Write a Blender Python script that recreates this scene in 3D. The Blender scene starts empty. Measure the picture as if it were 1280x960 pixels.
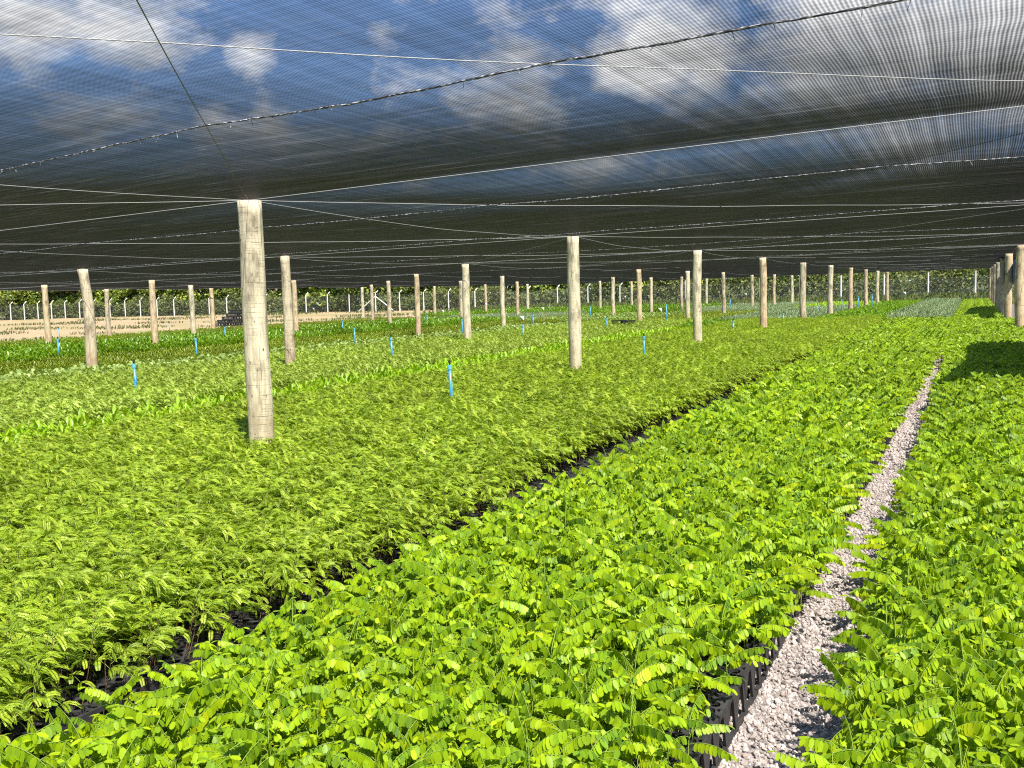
import bpy, math, random
import numpy as np
from mathutils import Vector, Matrix

PI = math.pi
scene = bpy.context.scene
COL = scene.collection
rng = np.random.default_rng(7)
random.seed(7)

# ------------------------------------------------------------------ ground height
SA, SB = -0.01472, 0.03428                 # the nursery ground tilts gently
def smooth(t):
    t = np.clip(t, 0, 1); return t*t*(3-2*t)
def gz(x, y):
    x = np.asarray(x, float); y = np.asarray(y, float)
    z0 = SA*x + SB*y
    z1 = -2.3206 - 0.02426*x + 0.06066*y
    d = np.maximum(np.maximum(-34.5-x, y-61.5), 0)
    w = smooth(d/25.0)
    far = np.clip((np.hypot(x, y)-140)/200, 0, 1)
    z1 = z1*(1-far) + 6.0*far
    return z0*(1-w) + z1*w
NET_H = 2.40

# ------------------------------------------------------------------ helpers
def tag(o, label=None, cat=None, group=None, kind=None):
    if label: o['label'] = label
    if cat: o['category'] = cat
    if group: o['group'] = group
    if kind: o['kind'] = kind
    return o

def mesh_np(name, V, Q, mats, M=None, smooth_shade=True, tint=None):
    """mesh from arrays of vertices and quads / triangles (one face size per array)"""
    me = bpy.data.meshes.new(name)
    V = np.asarray(V, np.float32); Q = np.asarray(Q, np.int32)
    n, k = Q.shape
    me.vertices.add(len(V)); me.vertices.foreach_set('co', V.ravel())
    me.loops.add(n*k); me.loops.foreach_set('vertex_index', Q.ravel())
    me.polygons.add(n)
    me.polygons.foreach_set('loop_start', np.arange(0, n*k, k, dtype=np.int32))
    for m in mats: me.materials.append(m)
    if M is not None: me.polygons.foreach_set('material_index', np.asarray(M, np.int32))
    me.polygons.foreach_set('use_smooth', np.full(n, smooth_shade, dtype=bool))
    if tint is not None:
        at = me.attributes.new('tint', 'FLOAT', 'POINT'); at.data.foreach_set('value', np.asarray(tint, np.float32))
    me.update(calc_edges=True); me.validate()
    return me

def link(name, me, parent=None, loc=None, rz=None):
    o = bpy.data.objects.new(name, me); COL.objects.link(o)
    if parent: o.parent = parent
    if loc is not None: o.location = loc
    if rz is not None: o.rotation_euler = (0, 0, rz)
    return o

class MB:
    """collects pieces and builds one mesh"""
    def __init__(self): self.v = []; self.f = []; self.n = 0
    def add(self, V, F):
        self.v += [tuple(map(float, p)) for p in V]
        self.f += [tuple(int(i)+self.n for i in f) for f in F]
        self.n = len(self.v)
    def box(self, c, s, rz=0.0, taper=1.0):
        x, y, z = s[0]/2, s[1]/2, s[2]/2
        P = [(-x,-y,-z),(x,-y,-z),(x,y,-z),(-x,y,-z),(-x*taper,-y*taper,z),(x*taper,-y*taper,z),(x*taper,y*taper,z),(-x*taper,y*taper,z)]
        ca, sa = math.cos(rz), math.sin(rz)
        self.add([(c[0]+p[0]*ca-p[1]*sa, c[1]+p[0]*sa+p[1]*ca, c[2]+p[2]) for p in P],
                 [(0,3,2,1),(4,5,6,7),(0,1,5,4),(1,2,6,5),(2,3,7,6),(3,0,4,7)])
    def hexa(self, P):
        self.add(P, [(0,3,2,1),(4,5,6,7),(0,1,5,4),(1,2,6,5),(2,3,7,6),(3,0,4,7)])
    def tube(self, pts, rad, n=8, cap=True):
        pts = [Vector(p) for p in pts]
        if not hasattr(rad, '__len__'): rad = [rad]*len(pts)
        V = []; F = []
        up = Vector((0, 0, 1))
        for i, p in enumerate(pts):
            d = (pts[min(i+1, len(pts)-1)] - pts[max(i-1, 0)]).normalized()
            ref = up if abs(d.z) < 0.9 else Vector((1, 0, 0))
            a = d.cross(ref).normalized(); b = d.cross(a).normalized()
            for k in range(n):
                t = 2*PI*k/n
                V.append(p + (a*math.cos(t) + b*math.sin(t))*rad[i])
        for i in range(len(pts)-1):
            for k in range(n):
                k2 = (k+1) % n
                F.append((i*n+k, i*n+k2, (i+1)*n+k2, (i+1)*n+k))
        if cap:
            F.append(tuple(range(n-1, -1, -1))); F.append(tuple((len(pts)-1)*n+k for k in range(n)))
        self.add(V, F)
    def mesh(self, name, mats, smooth_shade=False):
        me = bpy.data.meshes.new(name)
        me.from_pydata(self.v, [], self.f)
        for m in (mats if isinstance(mats, list) else [mats]): me.materials.append(m)
        if smooth_shade:
            me.polygons.foreach_set('use_smooth', np.ones(len(me.polygons), dtype=bool))
        me.update(); return me
    def build(self, name, mats, parent=None, loc=None, rz=None, smooth_shade=False):
        return link(name, self.mesh(name, mats, smooth_shade), parent, loc, rz)

# ------------------------------------------------------------------ materials
def new_mat(name):
    m = bpy.data.materials.new(name); m.use_nodes = True
    nt = m.node_tree; nt.nodes.clear()
    out = nt.nodes.new('ShaderNodeOutputMaterial')
    return m, nt, out
def N(nt, typ, **kw):
    n = nt.nodes.new(typ)
    for k, v in kw.items(): setattr(n, k, v)
    return n
def L(nt, a, b): nt.links.new(a, b)
def val(nt, op, a, b=None, c=None, clamp=False):
    n = N(nt, 'ShaderNodeMath', operation=op); n.use_clamp = clamp
    for i, x in enumerate((a, b, c)):
        if x is None: continue
        if isinstance(x, (int, float)): n.inputs[i].default_value = x
        else: L(nt, x, n.inputs[i])
    return n.outputs[0]
def ramp(nt, src, stops, interp='LINEAR'):
    r = N(nt, 'ShaderNodeValToRGB'); cr = r.color_ramp; cr.interpolation = interp
    while len(cr.elements) > 1: cr.elements.remove(cr.elements[-1])
    cr.elements[0].position = stops[0][0]; cr.elements[0].color = (*stops[0][1], 1)
    for p, c in stops[1:]:
        e = cr.elements.new(p); e.color = (*c, 1)
    L(nt, src, r.inputs[0]); return r.outputs[0]
def noise(nt, scale, detail=3, vec=None, rough=0.55):
    n = N(nt, 'ShaderNodeTexNoise'); n.inputs['Scale'].default_value = scale
    n.inputs['Detail'].default_value = detail; n.inputs['Roughness'].default_value = rough
    if vec is not None: L(nt, vec, n.inputs['Vector'])
    return n
def coords(nt, kind='Object', scale=None):
    t = N(nt, 'ShaderNodeTexCoord').outputs[kind]
    if scale is None: return t
    mp = N(nt, 'ShaderNodeMapping'); mp.inputs['Scale'].default_value = scale
    L(nt, t, mp.inputs['Vector']); return mp.outputs[0]
def mixc(nt, f, a, b, mode='MIX'):
    n = N(nt, 'ShaderNodeMix', data_type='RGBA', blend_type=mode)
    for s, x in ((n.inputs[0], f), (n.inputs[6], a), (n.inputs[7], b)):
        if isinstance(x, (int, float)): s.default_value = x
        elif isinstance(x, tuple): s.default_value = (*x, 1)
        else: L(nt, x, s)
    return n.outputs[2]

def leaf_mat(name, stops, trans, rough=0.42, spec=0.4, patch=0.25, tf=0.42, wt=0.6):
    """leaf: a shade per leaf and a slow drift over the bed; diffuse + gloss + light through the blade"""
    m, nt, out = new_mat(name)
    g = N(nt, 'ShaderNodeNewGeometry')
    at = N(nt, 'ShaderNodeAttribute'); at.attribute_name = 'tint'
    c = ramp(nt, val(nt, 'MULTIPLY_ADD', at.outputs['Fac'], wt, val(nt, 'MULTIPLY', g.outputs['Random Per Island'], 1-wt)), stops)
    big = noise(nt, 0.9, 2, g.outputs['Position'])
    k = val(nt, 'MULTIPLY_ADD', big.outputs[0], patch*2, 1-patch)
    oi = N(nt, 'ShaderNodeObjectInfo')
    k = val(nt, 'MULTIPLY', k, val(nt, 'MULTIPLY_ADD', oi.outputs['Random'], 0.25, 0.875))
    kk = N(nt, 'ShaderNodeCombineXYZ')
    for i in range(3): L(nt, k, kk.inputs[i])
    c = mixc(nt, 1.0, c, kk.outputs[0], 'MULTIPLY')
    p = N(nt, 'ShaderNodeBsdfPrincipled')
    L(nt, c, p.inputs['Base Color']); p.inputs['Roughness'].default_value = rough
    p.inputs['Specular IOR Level'].default_value = spec
    t = N(nt, 'ShaderNodeBsdfTranslucent')
    L(nt, mixc(nt, 1.0, c, trans, 'MULTIPLY'), t.inputs['Color'])
    mx = N(nt, 'ShaderNodeMixShader'); mx.inputs[0].default_value = tf
    L(nt, p.outputs[0], mx.inputs[1]); L(nt, t.outputs[0], mx.inputs[2]); L(nt, mx.outputs[0], out.inputs[0])
    return m

def plain(name, col, rough=0.6, spec=0.4, var=0.0, vscale=20.0, bump=0.0):
    m, nt, out = new_mat(name)
    p = N(nt, 'ShaderNodeBsdfPrincipled'); p.inputs['Roughness'].default_value = rough
    p.inputs['Specular IOR Level'].default_value = spec
    if var > 0 or bump > 0:
        nz = noise(nt, vscale, 4, coords(nt))
        if var > 0:
            a = tuple(x*(1-var) for x in col); b = tuple(min(1, x*(1+var)) for x in col)
            L(nt, ramp(nt, nz.outputs[0], [(0.3, a), (0.7, b)]), p.inputs['Base Color'])
        else: p.inputs['Base Color'].default_value = (*col, 1)
        if bump > 0:
            bp = N(nt, 'ShaderNodeBump'); bp.inputs['Strength'].default_value = bump; bp.inputs['Distance'].default_value = 0.01
            L(nt, nz.outputs[0], bp.inputs['Height']); L(nt, bp.outputs[0], p.inputs['Normal'])
    else: p.inputs['Base Color'].default_value = (*col, 1)
    L(nt, p.outputs[0], out.inputs[0]); return m

M = {}
Y = (1.25, 1.15, 0.35)
M['pinnate'] = leaf_mat('pinnate_leaf', [(0.0,(0.075,0.170,0.024)),(0.25,(0.20,0.345,0.013)),(0.5,(0.33,0.485,0.010)),(0.8,(0.44,0.565,0.010)),(1.0,(0.55,0.57,0.012))], (1.4,1.25,0.35), 0.45, 0.3, 0.13)
M['feather'] = leaf_mat('feathery_leaf', [(0.0,(0.075,0.135,0.012)),(0.35,(0.190,0.290,0.014)),(0.65,(0.325,0.440,0.022)),(1.0,(0.54,0.59,0.10))], (1.3,1.25,0.4), 0.5, 0.3, 0.25, 0.36)
M['lime'] = leaf_mat('lime_leaf', [(0.0,(0.20,0.37,0.016)),(0.6,(0.31,0.49,0.018)),(1.0,(0.42,0.56,0.03))], Y, 0.38, 0.45, 0.2, wt=0.3)
M['wispy'] = leaf_mat('wispy_leaf', [(0.0,(0.075,0.130,0.018)),(0.35,(0.200,0.300,0.024)),(0.65,(0.34,0.45,0.05)),(1.0,(0.54,0.61,0.18))], Y, 0.5, 0.3, 0.25, 0.3)
M['pale'] = leaf_mat('pale_round_leaf', [(0.0,(0.13,0.21,0.045)),(0.6,(0.26,0.36,0.09)),(1.0,(0.40,0.46,0.17))], Y, 0.4, 0.5, 0.2, 0.3, wt=0.3)
M['olive'] = leaf_mat('olive_leaf', [(0.0,(0.09,0.145,0.010)),(0.6,(0.20,0.27,0.014)),(1.0,(0.30,0.35,0.03))], Y, 0.4, 0.4, 0.2, 0.3, wt=0.3)
M['broad'] = leaf_mat('broad_leaf', [(0.0,(0.09,0.19,0.015)),(0.6,(0.17,0.31,0.016)),(1.0,(0.26,0.39,0.03))], Y, 0.35, 0.5, 0.2, wt=0.3)
M['grey'] = leaf_mat('grey_green_leaf', [(0.0,(0.14,0.21,0.08)),(0.6,(0.25,0.33,0.15)),(1.0,(0.40,0.46,0.27))], (1.1,1.15,0.7), 0.45, 0.4, 0.15, 0.25, wt=0.3)
M['tree'] = leaf_mat('tree_leaf', [(0.0,(0.055,0.095,0.016)),(0.5,(0.14,0.20,0.026)),(0.85,(0.26,0.31,0.04)),(1.0,(0.40,0.40,0.08))], Y, 0.45, 0.35, 0.3, 0.3, wt=0.0)
M['scrub'] = leaf_mat('scrub_leaf', [(0.0,(0.05,0.075,0.022)),(0.5,(0.095,0.125,0.035)),(0.85,(0.15,0.165,0.055)),(1.0,(0.23,0.21,0.11))], (1.1,1.05,0.6), 0.7, 0.1, 0.3, 0.25, wt=0.0)
M['stalk'] = plain('green_stalk', (0.20,0.30,0.045), 0.5)
M['stem'] = plain('brown_stem', (0.13,0.075,0.035), 0.7)
M['bark'] = plain('tree_bark', (0.16,0.13,0.10), 0.9, 0.2, 0.4, 4.0, 0.5)
M['black'] = plain('black_plastic', (0.017,0.017,0.018), 0.42, 0.5, 0.35, 30.0)
M['tray'] = plain('dusty_black_plastic', (0.030,0.029,0.030), 0.55, 0.5, 0.45, 14.0)
M['blue'] = plain('blue_pipe', (0.045,0.24,0.44), 0.35, 0.5, 0.1, 30.0)
M['blue_pale'] = plain('pale_blue_fitting', (0.11,0.40,0.58), 0.4)
M['tarp'] = plain('blue_tarpaulin', (0.008,0.05,0.30), 0.5, 0.4, 0.2, 3.0, 0.2)
M['tagw'] = plain('white_tag', (0.80,0.80,0.82), 0.5)
M['stick'] = plain('bamboo_stick', (0.42,0.32,0.17), 0.7)
M['concrete'] = plain('pale_concrete', (0.52,0.50,0.46), 0.85, 0.2, 0.15, 6.0, 0.3)
M['wire'] = plain('galvanised_wire', (0.40,0.40,0.39), 0.35, 0.6)
M['strap'] = plain('dark_strap', (0.03,0.02,0.02), 0.6)

def wood_mat(name, light, dark, warm, scratch):
    m, nt, out = new_mat(name)
    p = N(nt, 'ShaderNodeBsdfPrincipled'); p.inputs['Roughness'].default_value = 0.82
    p.inputs['Specular IOR Level'].default_value = 0.2
    oi = N(nt, 'ShaderNodeObjectInfo')
    t = N(nt, 'ShaderNodeTexCoord').outputs['Object']
    off = N(nt, 'ShaderNodeVectorMath', operation='ADD'); L(nt, t, off.inputs[0])
    rr = N(nt, 'ShaderNodeVectorMath', operation='SCALE'); rr.inputs[0].default_value = (7, 3, 11); L(nt, oi.outputs['Random'], rr.inputs['Scale'])
    L(nt, rr.outputs[0], off.inputs[1])
    def mp(s):
        q = N(nt, 'ShaderNodeMapping'); q.inputs['Scale'].default_value = s; L(nt, off.outputs[0], q.inputs['Vector']); return q.outputs[0]
    grain = noise(nt, 1, 5, mp((42, 42, 3.0)), 0.65)
    blot = noise(nt, 1, 4, mp((9, 9, 3.5)), 0.6)
    col = ramp(nt, grain.outputs[0], [(0.28, tuple(x*0.62 for x in light)), (0.5, light), (0.75, tuple(min(1, x*1.22) for x in light))])
    f = ramp(nt, blot.outputs[0], [(0.48, (0,0,0)), (0.68, (1,1,1))])
    col = mixc(nt, val(nt, 'MULTIPLY', f, 0.92), col, dark)
    # earth colour of the lower part, with a ragged upper limit
    sep = N(nt, 'ShaderNodeSeparateXYZ'); L(nt, t, sep.inputs[0])
    low = val(nt, 'MULTIPLY_ADD', sep.outputs[2], -0.75, val(nt, 'MULTIPLY_ADD', blot.outputs[0], 1.6, 0.12), clamp=True)
    col = mixc(nt, val(nt, 'MULTIPLY', low, 0.75), col, warm)
    crk = noise(nt, 1, 3, mp((34, 34, 0.9)), 0.7)
    col = mixc(nt, ramp(nt, crk.outputs[0], [(0.60, (0,0,0)), (0.66, (0.8,0.8,0.8))]), col, tuple(x*0.32 for x in light))
    spots = noise(nt, 1, 2, mp((26, 26, 16)))
    col = mixc(nt, ramp(nt, spots.outputs[0], [(0.66, (0,0,0)), (0.72, (1,1,1))]), col, tuple(x*0.22 for x in light))
    # saw and bark-peeling marks run round the pole
    ring = noise(nt, 1, 3, mp((2.2, 2.2, 150)), 0.6)
    fr = ramp(nt, ring.outputs[0], [(0.60, (0,0,0)), (0.70, (1,1,1))])
    gate = noise(nt, 1, 2, mp((6, 6, 4)))
    fr = val(nt, 'MULTIPLY', fr, ramp(nt, gate.outputs[0], [(0.40, (0,0,0)), (0.62, (1,1,1))]))
    col = mixc(nt, val(nt, 'MULTIPLY', fr, scratch), col, tuple(x*0.28 for x in light))
    L(nt, col, p.inputs['Base Color'])
    bp = N(nt, 'ShaderNodeBump'); bp.inputs['Strength'].default_value = 0.6; bp.inputs['Distance'].default_value = 0.012
    h = val(nt, 'SUBTRACT', val(nt, 'ADD', grain.outputs[0], val(nt, 'MULTIPLY', blot.outputs[0], 0.8)), val(nt, 'MULTIPLY', fr, scratch))
    L(nt, h, bp.inputs['Height']); L(nt, bp.outputs[0], p.inputs['Normal'])
    L(nt, p.outputs[0], out.inputs[0]); return m
M['wood0'] = wood_mat('scratched_pole_wood', (0.58,0.515,0.365), (0.20,0.17,0.115), (0.45,0.35,0.22), 1.0)
M['wood1'] = wood_mat('pale_pole_wood', (0.58,0.515,0.36), (0.21,0.185,0.13), (0.45,0.34,0.215), 0.5)
M['wood2'] = wood_mat('tan_pole_wood', (0.55,0.44,0.28), (0.22,0.15,0.09), (0.44,0.28,0.16), 0.5)
M['wood3'] = wood_mat('dark_knotty_pole_wood', (0.50,0.43,0.30), (0.11,0.085,0.055), (0.38,0.25,0.15), 0.7)

def ground_mat():
    m, nt, out = new_mat('ground_soil')
    p = N(nt, 'ShaderNodeBsdfPrincipled'); p.inputs['Roughness'].default_value = 0.95; p.inputs['Specular IOR Level'].default_value = 0.1
    pos = N(nt, 'ShaderNodeNewGeometry').outputs['Position']
    mp = N(nt, 'ShaderNodeMapping'); mp.inputs['Scale'].default_value = (0.10, 0.22, 0.0); L(nt, pos, mp.inputs['Vector'])
    n1 = noise(nt, 1, 6, mp.outputs[0], 0.65); n2 = noise(nt, 2.2, 5, pos, 0.65)
    sand = ramp(nt, n2.outputs[0], [(0.3, (0.20,0.145,0.085)), (0.55, (0.30,0.22,0.135)), (0.8, (0.38,0.29,0.19))])
    grass = ramp(nt, n2.outputs[0], [(0.3, (0.10,0.12,0.035)), (0.7, (0.22,0.20,0.08))])
    f = ramp(nt, val(nt, 'MULTIPLY_ADD', n2.outputs[0], 0.35, val(nt, 'MULTIPLY', n1.outputs[0], 0.65)), [(0.47, (0,0,0)), (0.58, (1,1,1))])
    out_c = mixc(nt, val(nt, 'MULTIPLY', f, 0.7), sand, grass)
    sep = N(nt, 'ShaderNodeSeparateXYZ'); L(nt, pos, sep.inputs[0])
    inside = val(nt, 'MULTIPLY', val(nt, 'GREATER_THAN', sep.outputs[0], -34.0), val(nt, 'LESS_THAN', sep.outputs[1], 61.0))
    n3 = noise(nt, 60, 3, pos); gr = ramp(nt, n3.outputs[0], [(0.3, (0.09,0.08,0.07)), (0.7, (0.20,0.18,0.165))])
    soil = ramp(nt, n2.outputs[0], [(0.3, (0.045,0.060,0.020)), (0.7, (0.10,0.105,0.045))])
    edge = val(nt, 'ADD', sep.outputs[0], val(nt, 'MULTIPLY', n1.outputs[0], 10.0))
    wood = val(nt, 'GREATER_THAN', edge, -38.0)
    beyond = val(nt, 'GREATER_THAN', val(nt, 'SUBTRACT', sep.outputs[1], val(nt, 'MULTIPLY', sep.outputs[0], 0.26)), 93.5)
    out_c = mixc(nt, val(nt, 'MAXIMUM', wood, beyond), out_c, soil)
    L(nt, mixc(nt, inside, out_c, gr), p.inputs['Base Color'])
    bp = N(nt, 'ShaderNodeBump'); bp.inputs['Strength'].default_value = 0.5; bp.inputs['Distance'].default_value = 0.06
    L(nt, n2.outputs[0], bp.inputs['Height']); L(nt, bp.outputs[0], p.inputs['Normal'])
    L(nt, p.outputs[0], out.inputs[0]); return m
def gravel_mat(name, per_island):
    m, nt, out = new_mat(name)
    p = N(nt, 'ShaderNodeBsdfPrincipled'); p.inputs['Roughness'].default_value = 0.9; p.inputs['Specular IOR Level'].default_value = 0.2
    if per_island:
        src = N(nt, 'ShaderNodeObjectInfo').outputs['Random']
        c = ramp(nt, src, [(0.0, (0.22,0.175,0.155)), (0.25, (0.31,0.258,0.24)), (0.6, (0.40,0.345,0.325)), (1.0, (0.52,0.465,0.44))])
        nz = noise(nt, 90, 3, coords(nt))
        c = mixc(nt, 0.25, c, ramp(nt, nz.outputs[0], [(0.35, (0.2,0.17,0.155)), (0.65, (0.6,0.55,0.52))]))
    else:
        nz = noise(nt, 70, 4, N(nt, 'ShaderNodeNewGeometry').outputs['Position'])
        c = ramp(nt, nz.outputs[0], [(0.32, (0.14,0.12,0.11)), (0.7, (0.38,0.335,0.315))])
        bp = N(nt, 'ShaderNodeBump'); bp.inputs['Strength'].default_value = 0.9; bp.inputs['Distance'].default_value = 0.02
        L(nt, nz.outputs[0], bp.inputs['Height']); L(nt, bp.outputs[0], p.inputs['Normal'])
    L(nt, c, p.inputs['Base Color']); L(nt, p.outputs[0], out.inputs[0]); return m
M['ground'] = ground_mat(); M['gravel'] = gravel_mat('gravel_stone', True); M['path'] = gravel_mat('gravel_bed', False)

def net_mat(name, k0, opaque_min=0.0):
    """knitted black shade cloth: what passes through the holes falls with the slant at which the cloth is crossed"""
    m, nt, out = new_mat(name)
    g = N(nt, 'ShaderNodeNewGeometry')
    dot = N(nt, 'ShaderNodeVectorMath', operation='DOT_PRODUCT'); L(nt, g.outputs['Incoming'], dot.inputs[0]); L(nt, g.outputs['Normal'], dot.inputs[1])
    cs = val(nt, 'MAXIMUM', val(nt, 'ABSOLUTE', dot.outputs['Value']), 0.012)
    pos = N(nt, 'ShaderNodeTexCoord').outputs['Object']
    sep = N(nt, 'ShaderNodeSeparateXYZ'); L(nt, pos, sep.inputs[0])
    warp = noise(nt, 1.3, 2, pos)
    xx = val(nt, 'MULTIPLY_ADD', warp.outputs[0], 0.03, sep.outputs[0])
    s1 = val(nt, 'SINE', val(nt, 'MULTIPLY', xx, 2*PI/0.0125))
    yy = val(nt, 'MULTIPLY_ADD', warp.outputs[0], 0.03, sep.outputs[1])
    s2 = val(nt, 'SINE', val(nt, 'MULTIPLY', yy, 2*PI/0.033))
    mp = N(nt, 'ShaderNodeMapping'); mp.inputs['Scale'].default_value = (30, 0.35, 1); L(nt, pos, mp.inputs['Vector'])
    st = noise(nt, 1, 3, mp.outputs[0])
    mp2 = N(nt, 'ShaderNodeMapping'); mp2.inputs['Scale'].default_value = (0.6, 9, 1); L(nt, pos, mp2.inputs['Vector'])
    st2 = noise(nt, 1, 3, mp2.outputs[0])
    k = val(nt, 'MULTIPLY_ADD', s1, 0.25, val(nt, 'MULTIPLY_ADD', s2, 0.06, 1.0))
    k = val(nt, 'MULTIPLY', k, val(nt, 'MULTIPLY_ADD', st.outputs[0], 0.6, 0.70))
    k = val(nt, 'MULTIPLY', k, val(nt, 'MULTIPLY_ADD', st2.outputs[0], 0.4, 0.8))
    gr = val(nt, 'DIVIDE', 0.105, cs)      # threads stand up from the cloth and close the holes at a slant
    k = val(nt, 'MULTIPLY', val(nt, 'MAXIMUM', k, 0.05), val(nt, 'MULTIPLY_ADD', gr, gr, 1.0))
    T = val(nt, 'EXPONENT', val(nt, 'MULTIPLY', val(nt, 'POWER', val(nt, 'DIVIDE', val(nt, 'MULTIPLY', k, k0), cs), 1.3), -1.0))
    op = val(nt, 'MAXIMUM', val(nt, 'SUBTRACT', 1.0, T), opaque_min)
    d = N(nt, 'ShaderNodeBsdfPrincipled'); d.inputs['Base Color'].default_value = (0.014,0.014,0.0145,1); d.inputs['Roughness'].default_value = 0.5
    d.inputs['Specular IOR Level'].default_value = 0.08
    mp3 = N(nt, 'ShaderNodeMapping'); mp3.inputs['Scale'].default_value = (1.1, 26, 1); L(nt, pos, mp3.inputs['Vector'])
    st3 = noise(nt, 1, 4, mp3.outputs[0], 0.7)
    glint_tone = ramp(nt, st3.outputs[0], [(0.40, (0.005,0.0045,0.0055)), (0.60, (0.0125,0.0115,0.0135)), (0.72, (0.060,0.057,0.063))])  # pale streaks painted in for threads catching the light
    L(nt, glint_tone, d.inputs['Base Color'])
    tl = N(nt, 'ShaderNodeBsdfTranslucent'); L(nt, glint_tone, tl.inputs['Color'])
    ad = N(nt, 'ShaderNodeMixShader'); ad.inputs[0].default_value = 0.5; L(nt, d.outputs[0], ad.inputs[1]); L(nt, tl.outputs[0], ad.inputs[2])
    tr = N(nt, 'ShaderNodeBsdfTransparent')
    mx = N(nt, 'ShaderNodeMixShader'); L(nt, op, mx.inputs[0]); L(nt, tr.outputs[0], mx.inputs[1]); L(nt, ad.outputs[0], mx.inputs[2])
    L(nt, mx.outputs[0], out.inputs[0]); return m
M['net'] = net_mat('black_shade_cloth', 0.29)
M['shadow_cloth'] = plain('added_shadow_cloth_black', (0.015,0.015,0.016), 0.7, 0.2)  # for the added cloth that shadows the right-hand bed
def seam_mat():
    m, nt, out = new_mat('stitched_seam')
    p = N(nt, 'ShaderNodeBsdfPrincipled'); p.inputs['Roughness'].default_value = 0.5
    nz = noise(nt, 1, 3, coords(nt, 'Object', (45, 200, 200)))
    L(nt, ramp(nt, nz.outputs[0], [(0.44, (0.02,0.02,0.022)), (0.54, (0.10,0.10,0.11)), (0.66, (0.60,0.62,0.65))]), p.inputs['Base Color'])
    L(nt, p.outputs[0], out.inputs[0]); return m
M['seam'] = seam_mat()
def mesh_fence_mat():
    m, nt, out = new_mat('chain_link_mesh')
    p = N(nt, 'ShaderNodeBsdfPrincipled'); p.inputs['Base Color'].default_value = (0.22,0.22,0.21,1); p.inputs['Roughness'].default_value = 0.5
    uv = coords(nt, 'UV')
    sep = N(nt, 'ShaderNodeSeparateXYZ'); L(nt, uv, sep.inputs[0])
    a = val(nt, 'ABSOLUTE', val(nt, 'SINE', val(nt, 'MULTIPLY', val(nt, 'ADD', sep.outputs[0], sep.outputs[1]), PI/0.075)))
    b = val(nt, 'ABSOLUTE', val(nt, 'SINE', val(nt, 'MULTIPLY', val(nt, 'SUBTRACT', sep.outputs[0], sep.outputs[1]), PI/0.075)))
    f = val(nt, 'LESS_THAN', val(nt, 'MINIMUM', a, b), 0.05)
    tr = N(nt, 'ShaderNodeBsdfTransparent'); mx = N(nt, 'ShaderNodeMixShader')
    L(nt, f, mx.inputs[0]); L(nt, tr.outputs[0], mx.inputs[1]); L(nt, p.outputs[0], mx.inputs[2]); L(nt, mx.outputs[0], out.inputs[0])
    return m
M['chain'] = mesh_fence_mat()

# ------------------------------------------------------------------ camera
F_ = Vector((-0.49960138, 0.86313895, -0.07341393)); R_ = Vector((0.86613826, 0.49913049, -0.02594746)); U_ = Vector((-0.01424687, 0.07655000, 0.99696395))
cam = bpy.data.cameras.new('camera'); cam.sensor_width = 36; cam.lens = 28.125; cam.clip_start = 0.05; cam.clip_end = 3000
cam_o = bpy.data.objects.new('camera', cam); COL.objects.link(cam_o)
CAM = Vector((0, 0, 1.56))
mw = Matrix((R_, U_, -F_)).transposed().to_4x4(); mw.translation = CAM
cam_o.matrix_world = mw; scene.camera = cam_o
def to_px(p):
    d = Vector(p) - CAM; z = d.dot(F_)
    return (640+1000*d.dot(R_)/z, 480-1000*d.dot(U_)/z, z)

# ------------------------------------------------------------------ light
ALT = math.radians(57)
TRAV = Vector((-0.82, 0.572, 0)).normalized()          # the light travels away from the camera and to its left
sun_dir = Vector((-TRAV.x*math.cos(ALT), -TRAV.y*math.cos(ALT), math.sin(ALT)))
sun = bpy.data.lights.new('sun', 'SUN'); sun.energy = 5.0; sun.angle = math.radians(0.5); sun.color = (1.0, 0.945, 0.85)
so = bpy.data.objects.new('sun', sun); COL.objects.link(so)
so.rotation_euler = sun_dir.to_track_quat('Z', 'Y').to_euler(); so.location = (10, -8, 30)
AZ = math.atan2(sun_dir.x, sun_dir.y)                  # clockwise from +Y

world = bpy.data.worlds.new('World'); scene.world = world; world.use_nodes = True
nt = world.node_tree; nt.nodes.clear()
wo = N(nt, 'ShaderNodeOutputWorld'); bg = N(nt, 'ShaderNodeBackground')
sky = N(nt, 'ShaderNodeTexSky', sky_type='NISHITA'); sky.sun_disc = False
sky.sun_elevation = ALT; sky.sun_rotation = AZ; sky.air_density = 1.0; sky.dust_density = 0.3; sky.ozone_density = 2.0
dirv = N(nt, 'ShaderNodeTexCoord').outputs['Generated']
sp = N(nt, 'ShaderNodeSeparateXYZ'); L(nt, dirv, sp.inputs[0])
az = val(nt, 'ARCTAN2', sp.outputs[0], sp.outputs[1]); el = val(nt, 'ARCSINE', sp.outputs[2])
acc = None
def deg(v): return math.radians(v)
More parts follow.
